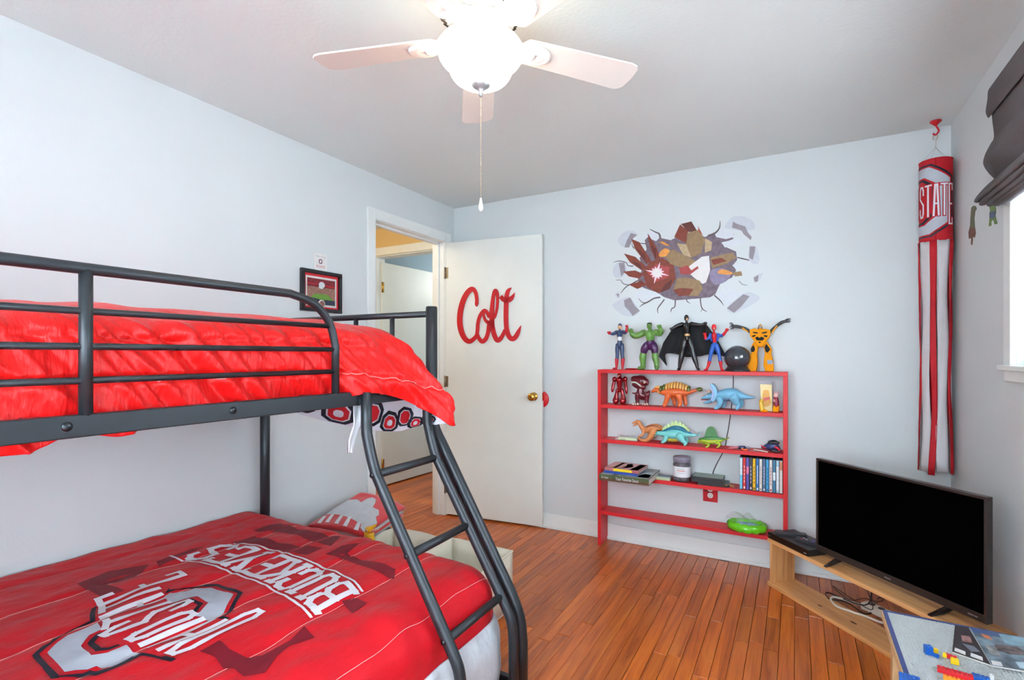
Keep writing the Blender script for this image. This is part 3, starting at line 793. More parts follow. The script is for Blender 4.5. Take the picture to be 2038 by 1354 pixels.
# ================================================================== CEILING FAN
m_fan = mat('fan_white', (238, 234, 228), .35, var=.01)
m_blade = mat('fan_blade', (233, 226, 218), .4, var=.02, scale=6)
m_vent = mat('vent_dark', (70, 62, 52), .7)
m_bowl = mat('lit_glass_bowl', (255, 240, 216), .3, var=0, emit=BOWL_STRENGTH)
m_chain = mat('chain_metal', (190, 176, 150), .3, 1.0)
FX, FY = -.86, 1.352
fan = thing('ceiling_fan', 'white five blade ceiling fan with lit glass bowl and pull chain', 'ceiling fan', (FX, FY, H))
c0 = (FX, FY, 0)
MB().lathe([(.09, 2.4395), (.10, 2.425), (.13, 2.395), (.138, 2.36), (.132, 2.325), (.104, 2.302), (.06, 2.298)], c0, 40).build('motor_housing', m_fan, fan)
vs = MB()
for k in range(36):
    a = 2 * PI * k / 36
    M = Matrix.Translation((FX, FY, 2.3135)) @ Matrix.Rotation(a, 4, 'Z') @ Matrix.Translation((.119, 0, -.0032)) @ Matrix.Rotation(-.69, 4, 'Y')
    vs.cbox((0, 0, 0), (.022, .006, .004), M)
    M = Matrix.Translation((FX, FY, 2.343)) @ Matrix.Rotation(a, 4, 'Z') @ Matrix.Translation((.1355, 0, 0)) @ Matrix.Rotation(-.16, 4, 'Y')
    vs.cbox((0, 0, 0), (.004, .006, .018), M)
vs.build('vent_slots', m_vent, fan, kind='stuff')
MB().lathe([(.055, 2.300), (.082, 2.296), (.086, 2.288), (.082, 2.276), (.055, 2.272)], c0, 36).build('flywheel', m_fan, fan)
MB().lathe([(.05, 2.275), (.056, 2.268), (.058, 2.248), (.068, 2.243), (.068, 2.232), (.05, 2.228)], c0, 32).build('light_fitter', m_fan, fan)
bowl = MB().lathe(cr([(.066, 2.250), (.074, 2.250), (.098, 2.242), (.122, 2.224), (.133, 2.202), (.128, 2.182), (.112, 2.164), (.099, 2.157), (.099, 2.150), (.094, 2.133), (.080, 2.116), (.055, 2.104), (.012, 2.099)], 4), c0, 48).build('light_bowl', m_bowl, fan)
fin = MB().lathe([(.004, 2.102), (.029, 2.101), (.029, 2.097), (.016, 2.088), (.0065, 2.080), (.0075, 2.073), (.006, 2.066), (.002, 2.062)], c0, 24).build('finial', mat('finial_nickel', (150, 152, 154), .35, .5), fan)
ch = MB(); z = 2.060
while z > 1.748: ch.ell((FX, FY, z), (.0017, .0017, .0021), 6, 4); z -= .0052
pc = ch.build('pull_chain', m_chain, fan, kind='stuff')
MB().lathe([(.001, 1.748), (.0025, 1.747), (.004, 1.738), (.007, 1.722), (.0072, 1.714), (.004, 1.708), (.001, 1.706)], c0, 16).build('pull_knob', m_fan, fan)
for k in range(5):
    a = math.radians(52 + 72 * k)
    M = Matrix.Translation((FX, FY, 2.240)) @ Matrix.Rotation(a, 4, 'Z') @ Matrix.Rotation(math.radians(-9), 4, 'X')
    out = [(.135, -.045), (.15, -.055)] + [(.55 - .03, -.064)] + [(.55 - .03 + .035 * math.sin(q), -.064 + .03 * (1 - math.cos(q))) for q in (.5, 1.0, 1.57)] + [(.5585, .02)]
    outl = [(.128, 0), (.132, -.03), (.148, -.051), (.19, -.054), (.525, -.066), (.548, -.060), (.560, -.046), (.565, 0), (.560, .046), (.548, .060), (.525, .066), (.19, .054), (.148, .051), (.132, .03)]
    MB().prism(outl, lambda u, v, d: M @ Vector((u, v, d)), -.003, .003).build('blade', m_blade, fan, .0015)
    M2 = Matrix.Translation((FX, FY, 0)) @ Matrix.Rotation(a, 4, 'Z')
    ir = MB().tube([M2 @ Vector(p) for p in cr([(.070, 0, 2.287), (.10, 0, 2.280), (.125, 0, 2.258), (.15, 0, 2.232), (.18, 0, 2.230)], 4)], .012, 10, flat=1.6)
    iro = ir.build('blade_iron', m_fan, fan)
    md = MB(); MM = M @ Matrix.Translation((.188, 0, -.003)) @ Matrix.Diagonal((1.25, .92, 1, 1))
    md.lathe([(.001, -.010), (.012, -.011), (.018, -.014), (.024, -.011), (.030, -.010), (.037, -.012), (.042, -.008), (.044, 0), (.001, 0)], n=28, M=MM)
    md.build('medallion', m_fan, iro)

# ================================================================== ROMAN SHADE
m_shade = mat('grey_linen', (104, 98, 100), .85, var=.05, scale=60, bump=.12, bscale=220)
sh = thing('roman_shade', 'dark grey linen roman shade folded up over the window', 'window shade', (XR, 2.0, 2.3))
Y1, Y0s = 2.665, 1.14
def sweep(prof, y1, name, thick=.004):
    G = [[(XR - d, y, z) for (d, z) in prof] for y in [y1 + (Y0s - y1) * i / 6 for i in range(7)]]
    return MB().grid(G).build(name, m_shade, sh, solid=thick)
MB().box(XR - .03, XR - .001, Y0s + .01, Y1 - .01, 2.27, 2.30).build('head_rail', m_shade, sh, .003)
sweep(cr([(.004, 2.304), (.033, 2.304), (.038, 2.26), (.043, 2.215), (.036, 2.190)], 4), Y1 + .006, 'valance')
sweep(cr([(.028, 2.28), (.026, 2.19), (.020, 2.112), (.030, 2.085), (.045, 2.05), (.052, 2.012), (.038, 1.975), (.016, 1.942)], 4), Y1, 'upper_fold')
for i, (zt, zb, dd, yy) in enumerate(((1.945, 1.866, .070, Y1 + .012), (1.905, 1.842, .066, Y1 - .035), (1.88, 1.822, .060, Y1 - .10), (1.865, 1.808, .054, Y1 - .155), (1.85, 1.798, .05, Y1 - .21))):
    sweep(cr([(.016 + .004 * i, zt), (dd * .55, zt - .018), (dd, zb + .020), (dd + .006, zb), (dd - .012, zb - .002), (dd * .45, zb + .022), (.012, zb + .038)], 4), yy, 'fold')

# ================================================================== WINDSOCK
WXc, WYc, WR = .618, 3.302, .0665
m_sockw = mat('sock_white', (206, 200, 202), .8, var=.03, scale=15, bump=.08, bscale=150)
ws = thing('windsock', 'long red and white team windsock hanging in the corner', 'windsock', (WXc, WYc, .67))
A0 = math.radians(-100)
def wp(u, z, r=WR): a = A0 + u / WR; return (WXc + r * math.cos(a), WYc + r * math.sin(a), z)
cy = MB().grid([[wp(2 * PI * WR * j / 40, z, WR * (1 + .01 * math.sin(j * .9 + i))) for j in range(41)] for i, z in enumerate((2.236, 2.232, 2.13, 2.03, 1.93, 1.83, 1.825))])
cyo = cy.build('sock_tube', m_red2 if False else mat('sock_red', (190, 20, 34), .7, bump=.06, bscale=150), ws, solid=.0006)
def octo(cx, cz, a, b, k=.42):
    return [(cx - a * k, cz + b), (cx + a * k, cz + b), (cx + a, cz + b * (1 - k * .9)), (cx + a, cz - b * (1 - k * .9)), (cx + a * k, cz - b), (cx - a * k, cz - b), (cx - a, cz - b * (1 - k * .9)), (cx - a, cz + b * (1 - k * .9))]
ou, oz = -.088, 2.027
def clip(poly_pair, lo, hi): return poly_pair
oc = lambda s: octo(ou, oz, .168 * s[0], .182 * s[1])
drape([[oc((1, 1)), oc((.93, .955))], [oc((.52, .62)), oc((.43, .56))]], lambda u, v: wp(u, v, WR + .0016), .012).build('logo_outline', m_navy, cyo)
drape([[oc((.88, .92)), oc((.58, .66))]], lambda u, v: wp(u, v, WR + .0016), .012).build('logo_block_letter', m_grey, cyo)
wl_ = []; wl2 = []; u = -.196
for c in 'OHIO STATE':
    if c == ' ': u += .010; continue
    w_ = .019 * (.4 if c == 'I' else 1); dz = .045 if c == 'E' else 0
    for pl in LET[c]:
        q = [(u + a * w_, 1.95 - dz + b * (.152 + dz)) for a, b in pl]
        wl_ += stroke(q, .0075); wl2 += stroke(q, .016)
    u += w_ + .0125
drape(wl2, lambda u, v: wp(u, v, WR + .0021), .012).build('lettering_edge', _M['sock_red'], cyo)
drape(wl_, lambda u, v: wp(u, v, WR + .0028), .012).build('logo_lettering', m_wht, cyo)
ns_ = 10
for k in range(ns_):
    redk = k % 2 == 1
    wd = .62 if redk else 1.3
    u0 = 2 * PI * WR / ns_ * k - .052; half = 2 * PI * WR / ns_ * wd / 2
    G = []
    for i in range(25):
        f = i / 24; z = 1.828 - f * (1.158 + .012 * math.sin(k * 2.1)); r = WR * (1 - .12 * math.sin(f * PI)) + (.004 if redk else 0)
        wob = .007 * math.sin(f * 9 + k * 1.7) * f
        G.append([wp(u0 + wob + half * (q / 4 * 2 - 1) * (1 - .05 * f), z, r + .003 * math.sin(q * 1.5 + f * 14 + k)) for q in range(5)])
    MB().grid(G).build('tail_strip', _M['sock_red'] if redk else m_sockw, ws, solid=.0015)
rg = MB().tube([wp(2 * PI * WR * j / 32, 2.234, WR) for j in range(32)], .0025, 6, closed=True).build('rim_hoop', _M['sock_red'], ws)
m_string = mat('white_string', (200, 196, 190), .8)
st = MB()
for k in range(4): st.tube([wp(2 * PI * WR * k / 4 + .03, 2.234), (WXc, WYc, 2.305)], .0009, 5)
st.tube([(WXc, WYc, 2.303), (WXc + .001, WYc, 2.345)], .0022, 6)
st.build('bridle_string', m_string, ws)
cl = MB().tube(cr([(WXc - .008, WYc, 2.345), (WXc - .012, WYc, 2.36), (WXc, WYc, 2.372), (WXc + .008, WYc, 2.362), (WXc + .003, WYc, 2.345)], 4), .002, 6).build('clip', m_chain, ws)
hk = Item('ceiling_hook', 'small red hook screwed into the ceiling above the windsock', 'hook')
hb = MB(); hb.lathe([(.001, 2.44), (.024, 2.4395), (.024, 2.434), (.012, 2.424), (.006, 2.416)], (WXc, WYc, 0), 18)
hk.part('plate', hb, m_red2)
hk.part('hook_arm', MB().tube(cr([(WXc, WYc, 2.42), (WXc + .006, WYc, 2.405), (WXc + .012, WYc, 2.39), (WXc + .006, WYc, 2.376), (WXc - .004, WYc, 2.370), (WXc - .01, WYc, 2.38)], 4), .0042, 8), m_red2)
hk.done()

# ================================================================== WALL THINGS
# small stickers on the window wall
def wallX(T, pts): return [(onX(*T(p), XR).y, onX(*T(p), XR).z) for p in pts]
TW = pretrace(1780, 0, 2038, 624)
fx = lambda u, v, d: (XR - d, u, v)
s = Item('wall_sticker', 'brown and green figure sticker on the window wall beside the windsock', 'sticker')
s.part('sticker_green', MB().prism(wallX(TW, [(372, 1000), (382, 990), (394, 994), (397, 1008), (390, 1016), (386, 1050), (388, 1090), (378, 1104), (366, 1092), (368, 1050), (370, 1020)]), fx, .0002, .0016), mat('sticker_olive', (98, 104, 74), .6, var=.2, scale=60))
s.part('sticker_brown', MB().prism(wallX(TW, [(366, 1086), (388, 1090), (393, 1120), (388, 1145), (380, 1138), (376, 1180), (370, 1178), (371, 1145), (360, 1150), (358, 1120)]), fx, .0002, .0014), mat('sticker_brown', (112, 72, 56), .6, var=.2, scale=60))
s.done()
s = Item('wall_sticker', 'small green and blue figure sticker under the shade folds', 'sticker')
s.part('sticker_green', MB().prism(wallX(TW, [(456, 992), (468, 984), (482, 982), (488, 1000), (490, 1020), (486, 1040), (492, 1060), (497, 1078), (484, 1080), (478, 1058), (468, 1066), (468, 1086), (456, 1090), (458, 1060), (460, 1030), (462, 1010)]), fx, .0002, .0014), mat('sticker_green', (112, 142, 74), .6, var=.15, scale=60))
s.part('sticker_blue', MB().prism(wallX(TW, [(460, 1022), (487, 1016), (489, 1040), (478, 1052), (460, 1050)]), fx, .0014, .0020), mat('sticker_blue', (84, 98, 128), .6, var=.1))
s.done()

# framed stadium picture and the ticket above it on the left wall
pf = thing('framed_picture', 'black framed football stadium picture with red mat', 'picture', (XL, 2.065, 1.506))
py0, py1, pz0, pz1 = 1.921, 2.209, 1.506, 1.744
fm = MB(); b = .021
for (a0, a1, q0, q1) in ((py0, py1, pz0, pz0 + b), (py0, py1, pz1 - b, pz1), (py0, py0 + b, pz0 + b, pz1 - b), (py1 - b, py1, pz0 + b, pz1 - b)): fm.box(XL + .001, XL + .022, a0, a1, q0, q1)
fm.build('frame', mat('frame_black', (30, 30, 34), .35), pf, .0015)
def lw(a0, a1, q0, q1, d0, d1): return MB().box(XL + d0, XL + d1, a0, a1, q0, q1)
def fr(u): return py0 + (py1 - py0) * u
def fz(v): return pz0 + (pz1 - pz0) * v
lw(fr(.06), fr(.94), fz(.07), fz(.93), .002, .008).build('red_mat', mat('mat_red', (206, 40, 52), .7), pf)
lw(fr(.12), fr(.88), fz(.13), fz(.85), .008, .010).build('white_mat', mat('mat_white', (214, 210, 206), .7), pf)
ph = MB().box(XL + .010, XL + .0108, fr(.15), fr(.84), fz(.18), fz(.80)).build('photo', mat('photo_stands', (150, 110, 96), .6, var=.35, scale=90), pf)
fxl = lambda u, v, d: (XL + d, fr(u), fz(v))
MB().prism([(.15, .60), (.84, .60), (.84, .80), (.15, .80)], fxl, .0109, .0112).build('photo_sky', mat('photo_red', (120, 34, 44), .6, var=.4, scale=70), ph)
MB().prism([(.15, .66), (.40, .655), (.40, .675), (.15, .68)], fxl, .0113, .0115).build('photo_banner', m_red2, ph)
MB().prism([(.58, .635), (.84, .625), (.84, .65), (.58, .66)], fxl, .0113, .0115).build('photo_banner', m_red2, ph)
MB().prism([(.15, .18), (.84, .18), (.84, .30), (.15, .34)], fxl, .0109, .0112).build('photo_front', mat('photo_navy', (52, 56, 74), .6, var=.25, scale=80), ph)
MB().prism([(.22, .34), (.34, .44), (.64, .44), (.80, .31), (.5, .30)], fxl, .0113, .0115).build('photo_field', mat('photo_green', (106, 150, 60), .6, var=.15, scale=90), ph)
hp = [(.5 + .075 * math.cos(q), .66 + .075 * math.sin(q)) for q in [i * PI / 9 for i in range(-2, 11)]] + [(.43, .575), (.52, .56), (.53, .60)]
MB().prism(hp, fxl, .0115, .0120).build('photo_helmet', mat('helmet_silver', (206, 210, 212), .4), ph)
M = Matrix.Translation((XL + .010, fr(.5), fz(.20))) @ Matrix.Rotation(PI / 2, 4, 'Y')
MB().lathe([(.001, 0), (.024, 0), (.024, .0016), (.001, .0018)], n=28, M=M).build('coin_mount', mat('mat_white', (214, 210, 206), .7), pf)
MB().lathe([(.001, .0018), (.018, .0018), (.018, .0032), (.001, .0034)], n=28, M=M).build('bronze_coin', mat('coin', (150, 110, 104), .35, .6), pf)

tk = thing('ticket', 'white game ticket pinned above the framed picture', 'ticket', (XL, 2.065, 1.738))
ty0, ty1, tz0, tz1 = 2.018, 2.112, 1.738, 1.846
MB().box(XL + .0005, XL + .0015, ty0, ty1, tz0, tz1).build('paper', mat('ticket_paper', (226, 224, 222), .7), tk)
ft = lambda u, v, d: (XL + d, ty0 + (ty1 - ty0) * u, tz0 + (tz1 - tz0) * v)
def ftb(a0, a1, b0, b1): return lambda u, v: ft(a0 + (a1 - a0) * u, b0 + (b1 - b0) * v, .0019)
MB().prism([octo(.5, .58, .13, .13), octo(.5, .58, .07, .08)], ft, .0016, .002).build('logo_print', mat('ticket_logo', (110, 60, 80), .6), tk)
text_mb('BUCKEYES', ftb(.18, .84, .24, .37)).build('word_print', m_red2, tk)
text_mb('OHIO STATE', ftb(.14, .90, .80, .87)).build('line_print', mat('ticket_grey', (140, 140, 146), .6), tk)

# red script letters on the door
TCo = pretrace(890, 550, 1060, 1535)
def doorp(px, py):
    inv = _MAT[dr.name].inverted(); o = inv @ Vector((0, 0, CAMZ)); d = inv.to_3x3() @ ray(px, py); k = -o.y / d.y; q_ = o + d * k; return (q_.x, q_.z)
def cstroke(pts, n=5):
    out = []
    for (x, y, w) in cr(pts, n):
        u, v = doorp(*TCo((x, y))); out.append((u, v, w * TCo.k * 3.75 / 1020 * 1.06))
    return out
co = MB()
for pts in ([(530, 545, 20), (535, 500, 60), (540, 420, 62), (515, 290, 66), (455, 232, 84), (370, 300, 96), (292, 450, 102), (243, 650, 106), (235, 850, 106), (268, 1010, 102), (328, 1125, 92), (400, 1172, 84), (470, 1140, 74), (535, 1065, 66), (552, 960, 66), (560, 850, 66), (590, 730, 64), (640, 645, 60), (685, 618, 62), (730, 665, 66), (768, 740, 64)],
            [(548, 1040, 60), (580, 1120, 66), (640, 1176, 70), (705, 1120, 74), (740, 1010, 70), (755, 900, 70), (770, 800, 70)],
            [(662, 650, 40), (668, 730, 44), (705, 805, 56), (775, 850, 70)],
            [(820, 960, 76), (806, 800, 80), (812, 600, 78), (828, 420, 66), (850, 300, 62), (876, 262, 70), (905, 320, 60), (913, 430, 52), (902, 570, 50), (872, 700, 46), (850, 745, 44), (800, 790, 60)],
            [(812, 780, 80), (818, 900, 84), (850, 1045, 86), (900, 1145, 84), (950, 1135, 76), (1005, 1060, 66), (1050, 960, 60)],
            [(1158, 206, 6), (1110, 255, 60), (1085, 310, 74), (1072, 420, 84), (1064, 620, 84), (1066, 850, 84), (1086, 1000, 84), (1130, 1098, 84), (1185, 1126, 86), (1240, 1085, 80), (1285, 1000, 66), (1332, 890, 8)],
            [(968, 362, 66), (1010, 412, 82), (1075, 436, 84), (1140, 415, 86), (1185, 368, 56), (1218, 300, 6)]):
    co.band(cstroke(pts), DM, .002, .011)
co.build('name_sign', mat('sign_red', (196, 22, 32), .45, var=.02), None, recalc=False, label='red script letter sign reading Colt on the white door', cat='sign')
co = None

# cracked-wall decal on the back wall (plain stand-in art: broken wall, chunks and coloured shards)
TG = pretrace(1190, 410, 1590, 1934)
dec = thing('wall_decal', 'large broken wall decal with rust red and gold shards above the bookshelf', 'wall decal', tuple(onY(*TG((850, 560)), YB)))
fy = lambda u, v, d: (u, YB - d, v)
def dpoly(pts): return [(onY(*TG(p), YB).x, onY(*TG(p), YB).z) for p in pts]
_lay = [.0006]
def dec_p(name, pts, m, smooth=False):
    if smooth: pts = cr(pts, 4, True)
    _lay[0] += .00004
    MB().prism(dpoly(pts), fy, .0002, _lay[0]).build(name, m, dec)
mk = lambda n, c, v=.15: mat('decal_' + n, c, .55, var=v, scale=40)
dk_hole = mk('hole', (116, 100, 112), .25); dk_light = mk('plaster', (212, 216, 222), .03); dk_side = mk('chunk_side', (146, 138, 146), .08); dk_face = mk('chunk_face', (198, 202, 210), .04)
dk_rust = mk('rust', (128, 56, 40)); dk_rust2 = mk('rust_dark', (96, 42, 34)); dk_gold = mk('gold', (150, 122, 88)); dk_gold2 = mk('gold_light', (188, 164, 128)); dk_red = mk('red', (168, 66, 66)); dk_or = mk('orange', (226, 150, 70)); dk_wh = mk('white', (232, 228, 226), .03); dk_vio = mk('violet', (140, 130, 158)); dk_crk = mk('crack', (96, 84, 90), .1)
dec_p('hole', [(450, 330), (520, 260), (610, 310), (700, 330), (760, 300), (900, 250), (1030, 300), (1110, 260), (1160, 290), (1310, 270), (1300, 320), (1190, 360), (1240, 400), (1330, 440), (1340, 520), (1300, 570), (1330, 620), (1290, 690), (1180, 740), (1130, 850), (1080, 880), (980, 890), (860, 900), (740, 910), (640, 880), (560, 830), (440, 790), (380, 720), (430, 600), (400, 500), (470, 420)], dk_hole)
for p in ([(1120, 260), (1190, 220), (1300, 250), (1310, 300), (1230, 320), (1140, 300)], [(1190, 350), (1290, 330), (1420, 310), (1430, 350), (1330, 390), (1220, 400)], [(1290, 570), (1480, 540), (1420, 580), (1330, 610)], [(1160, 840), (1240, 770), (1350, 830), (1440, 840), (1320, 910), (1220, 960), (1140, 880)], [(360, 850), (440, 800), (600, 850), (600, 900), (480, 910), (400, 920)], [(160, 540), (260, 530), (380, 560), (330, 600), (280, 640)], [(440, 270), (500, 240), (570, 250), (600, 300), (560, 340), (490, 310)]):
    dec_p('plaster_flake', p, dk_light)
for f_, s_ in (([(1220, 200), (1290, 110), (1380, 98), (1470, 130), (1515, 190), (1490, 230), (1380, 240), (1260, 220)], [(1300, 150), (1330, 170), (1420, 200), (1440, 250), (1480, 300), (1470, 330), (1400, 270), (1380, 235), (1290, 210)]),
               ([(190, 330), (230, 270), (290, 240), (350, 245), (380, 280), (310, 320), (290, 400), (220, 380)], [(320, 260), (380, 280), (340, 310), (330, 340), (300, 400), (255, 400), (275, 340), (300, 290)]),
               ([(145, 600), (200, 540), (260, 540), (270, 640), (220, 690), (160, 680)], [(200, 550), (255, 545), (265, 630), (225, 680), (210, 600)]),
               ([(140, 960), (200, 910), (300, 880), (400, 1010), (340, 1062), (240, 1050)], [(250, 910), (310, 880), (355, 960), (405, 1010), (335, 1060), (300, 1010), (260, 970)]),
               ([(1240, 990), (1330, 900), (1440, 830), (1550, 870), (1540, 910), (1430, 980), (1310, 1032)], [(1240, 985), (1330, 905), (1400, 850), (1460, 870), (1380, 970), (1310, 1030)]),
               ([(1460, 390), (1520, 390), (1550, 470), (1545, 555), (1480, 550), (1450, 500)], [(1460, 390), (1515, 392), (1510, 440), (1490, 520), (1455, 500)]),
               ([(1495, 690), (1540, 660), (1590, 650), (1550, 720), (1510, 735)], [(1500, 690), (1545, 665), (1540, 725), (1510, 735)]),
               ([(165, 850), (200, 830), (215, 870), (190, 890)], [(175, 850), (205, 845), (200, 880)])):
    dec_p('chunk_face', f_, dk_face, True); dec_p('chunk_side', s_, dk_side)
for p in ([(322, 318), (400, 350), (515, 530), (470, 560), (360, 420)], [(478, 262), (560, 390), (600, 500), (555, 520), (500, 400)], [(250, 458), (360, 490), (470, 590), (430, 625), (310, 545)], [(244, 632), (360, 622), (440, 655), (400, 700), (300, 680)], [(300, 760), (420, 720), (470, 760), (380, 800)]):
    dec_p('rust_shard', p, dk_rust)
for p in ([(360, 400), (455, 470), (470, 560)], [(510, 370), (565, 420), (555, 520)], [(320, 530), (410, 560), (430, 625)]): dec_p('shard_facet', p, dk_rust2)
dec_p('red_shard', [(430, 640), (500, 540), (620, 500), (730, 570), (750, 700), (690, 800), (580, 840), (470, 780)], dk_rust)
dec_p('red_shard', [(470, 640), (560, 560), (690, 590), (680, 690), (560, 730)], dk_red)
dec_p('rust_shard', [(600, 835), (690, 800), (720, 700), (640, 760)], dk_rust2)
dec_p('gold_shard', [(620, 460), (720, 420), (800, 460), (920, 520), (960, 570), (820, 600), (700, 560)], dk_gold)
dec_p('rust_shard', [(735, 300), (790, 180), (870, 240), (850, 360)], dk_rust)
dec_p('rust_shard', [(800, 175), (900, 150), (960, 250), (870, 250)], dk_rust2)
dec_p('gold_shard', [(860, 260), (970, 230), (1030, 330), (990, 460), (900, 500), (850, 380)], dk_gold)
dec_p('gold_shard', [(760, 360), (850, 370), (900, 500), (820, 470)], dk_gold2)
dec_p('rust_shard', [(960, 190), (1020, 300), (970, 240)], dk_red)
dec_p('white_shard', [(880, 580), (1000, 490), (1070, 480), (1080, 620), (1040, 740), (960, 720), (880, 650)], dk_wh)
dec_p('red_shard', [(780, 600), (860, 570), (900, 620), (960, 580), (970, 600), (890, 660), (800, 660)], dk_red)
dec_p('gold_shard', [(760, 700), (860, 690), (980, 720), (1010, 800), (960, 870), (800, 860), (730, 800)], dk_gold)
dec_p('rust_shard', [(720, 810), (800, 790), (920, 800), (880, 860), (780, 870)], dk_rust)
dec_p('gold_shard', [(1080, 500), (1200, 470), (1300, 450), (1330, 500), (1230, 560), (1100, 600)], dk_gold)
dec_p('rust_shard', [(1090, 520), (1190, 500), (1240, 530), (1110, 570)], dk_rust)
dec_p('gold_shard', [(1030, 310), (1100, 350), (1090, 430), (1030, 450)], dk_gold2)
dec_p('violet_smoke', [(1090, 620), (1180, 600), (1280, 640), (1240, 720), (1130, 760), (1080, 700)], dk_vio, True)
dec_p('orange_flame', [(1150, 640), (1200, 610), (1290, 640), (1280, 660), (1200, 660)], dk_or, True)
dec_p('orange_flame', [(590, 460), (640, 410), (690, 430), (660, 480), (600, 490)], dk_or, True)
dec_p('orange_flame', [(590, 350), (620, 340), (690, 380), (660, 385)], dk_or)
dec_p('gold_shard', [(1290, 640), (1380, 630), (1390, 670), (1320, 680)], dk_gold)
dec_p('white_oval', [(985, 690), (1020, 640), (1045, 680), (1030, 740), (995, 745)], dk_wh, True)
star = []
for i in range(24):
    q_ = 2 * PI * i / 24; r_ = (110 if i % 6 == 0 else 64 if i % 2 == 0 else 42); star.append((570 + r_ * 1.1 * math.cos(q_ + .25), 645 + r_ * math.sin(q_ + .25)))
dec_p('pale_burst', star, mk('burst', (240, 216, 224), .02)); dec_p('white_burst', [(570 + 38 * math.cos(i * PI / 8), 645 + 38 * math.sin(i * PI / 8)) for i in range(16)], dk_wh)
ck = MB()
for pl in ([(500, 225, 6), (560, 255, 12), (590, 270, 16), (600, 310, 20)], [(1175, 145, 5), (1170, 210, 12), (1130, 260, 18), (1060, 290, 22)], [(150, 545, 4), (200, 530, 8), (270, 545, 8), (290, 575, 8), (340, 580, 12)], [(170, 715, 4), (220, 715, 6), (240, 745, 8), (300, 760, 9), (380, 720, 14)], [(300, 762, 8), (260, 790, 10), (220, 840, 5)], [(400, 975, 4), (430, 950, 10), (490, 920, 14), (540, 890, 14), (600, 880, 16)], [(390, 890, 4), (430, 930, 8), (480, 930, 10)], [(580, 1035, 4), (575, 990, 10), (610, 940, 12), (640, 900, 12)], [(700, 1025, 4), (710, 990, 10), (740, 970, 10), (745, 910, 12)], [(890, 940, 3), (860, 920, 8), (850, 890, 8)], [(1050, 1020, 4), (1005, 990, 10), (990, 940, 10), (985, 880, 12)], [(1005, 990, 6), (990, 1022, 3)], [(1210, 960, 3), (1180, 915, 10), (1120, 860, 14)], [(1440, 765, 3), (1390, 755, 5), (1355, 720, 4)], [(1340, 495, 10), (1400, 510, 12), (1470, 525, 8)], [(350, 410, 12), (330, 360, 4), (460, 365, 10)]):
    ck.band([dpoly([(x, y)])[0] + (w * TG.k * 3.25 / 1020,) for x, y, w in cr(pl, 3)], fy, .0002, .0012)
ck.build('crack_lines', dk_crk, dec, kind='stuff', recalc=False)

# red outlet under the bookshelf's fourth board
ol = Item('wall_outlet', 'white outlet in a red cover plate below the fourth shelf board', 'outlet')
a = onY(1399.5, 978, YB); b_ = onY(1428.5, 1002, YB)
ocx = (a.x + b_.x) / 2; ocz = onY(1413.5, 986, YB).z
pl = ol.part('cover_plate', MB().box(a.x, b_.x, YB - .006, YB - .0005, b_.z + .004, b_.z + .118), m_red2, bevel=.002)
for q_, dz in enumerate((0, .04)):
    Mo = Matrix.Translation((ocx, YB - .006, ocz + dz)) @ Matrix.Rotation(PI / 2, 4, 'X')
    sk = ol.part('socket', MB().lathe([(.001, 0), (.0168, 0), (.0168, .0025), (.016, .003), (.001, .003)], n=24, M=Mo), m_trim)
    h_ = MB(); h_.cbox((ocx - .0055, YB - .0092, ocz + dz + .004), (.002, .001, .007)); h_.cbox((ocx + .0055, YB - .0092, ocz + dz + .004), (.002, .001, .007)); h_.cbox((ocx, YB - .0092, ocz + dz - .007), (.004, .001, .004))
    ol.part('socket_slots', h_, m_vent, sk, kind='stuff')
ol.done()
# ================================================================== BOOKSHELF
m_shelf = mat('shelf_red_paint', (214, 34, 40), .45, var=.05, scale=12, bump=.05, bscale=60)
SX0, SX1, SY0, SY1 = -1.148, -.040, 3.242, 3.383
ZS = {1: 1.161, 2: .931, 3: .702, 4: .475, 5: .229}
bs = thing('bookshelf', 'low open red painted bookshelf standing against the back wall', 'bookshelf', ((SX0 + SX1) / 2, 3.31, 0))
TH = .0225
for x in (SX0, SX1 - TH): MB().box(x, x + TH, SY0, SY1, 0, ZS[1] - TH).build('side_panel', m_shelf, bs, .0015)
MB().box(SX0, SX1, SY0 - .002, SY1, ZS[1] - TH, ZS[1]).build('top_board', m_shelf, bs, .0015)
for i in (2, 3, 4, 5): MB().box(SX0 + TH, SX1 - TH, SY0 + .002, SY1, ZS[i] - TH, ZS[i]).build('shelf_board', m_shelf, bs, .0015)

TR = pretrace(1160, 600, 1600, 1986)          # enlarged view of the upper shelves
TR2 = pretrace(1160, 860, 1600, 1986)
YD = [3.312]
def V(p, Y=None, T=TR, dy=0):
    Y = YD[0] if Y is None else Y
    v = onY(*T(p), Y); return Vector((v.x, v.y + dy, v.z))
def limb(pts, Y=None, T=TR, mb=None, n=10, flat=1.0, sm=3, cap=True):
    """pts: (view x, view y, depth offset m, radius in view px)"""
    mb = mb or MB(); P = []; R = []
    q = cr([tuple(p) for p in pts], sm) if sm > 1 else pts
    for (x, y, d, r) in q:
        v = V((x, y), Y, T, d); P.append(v); R.append(r * T.m(v))
    return mb.tube(P, R, n, flat=flat, round_cap=cap, up=(0, 1, 0) if abs((P[-1] - P[0]).normalized().y) < .9 else None)
def ball(p, rx, rz, Y=None, T=TR, dy=0, ry=None, mb=None, rot=0, n=14, m=9):
    mb = mb or MB(); v = V(p, Y, T, dy); k = T.m(v)
    return mb.ell(v, (rx * k, (ry if ry else rx) * k, rz * k), n, m, M=Matrix.Rotation(rot, 4, 'Y'))
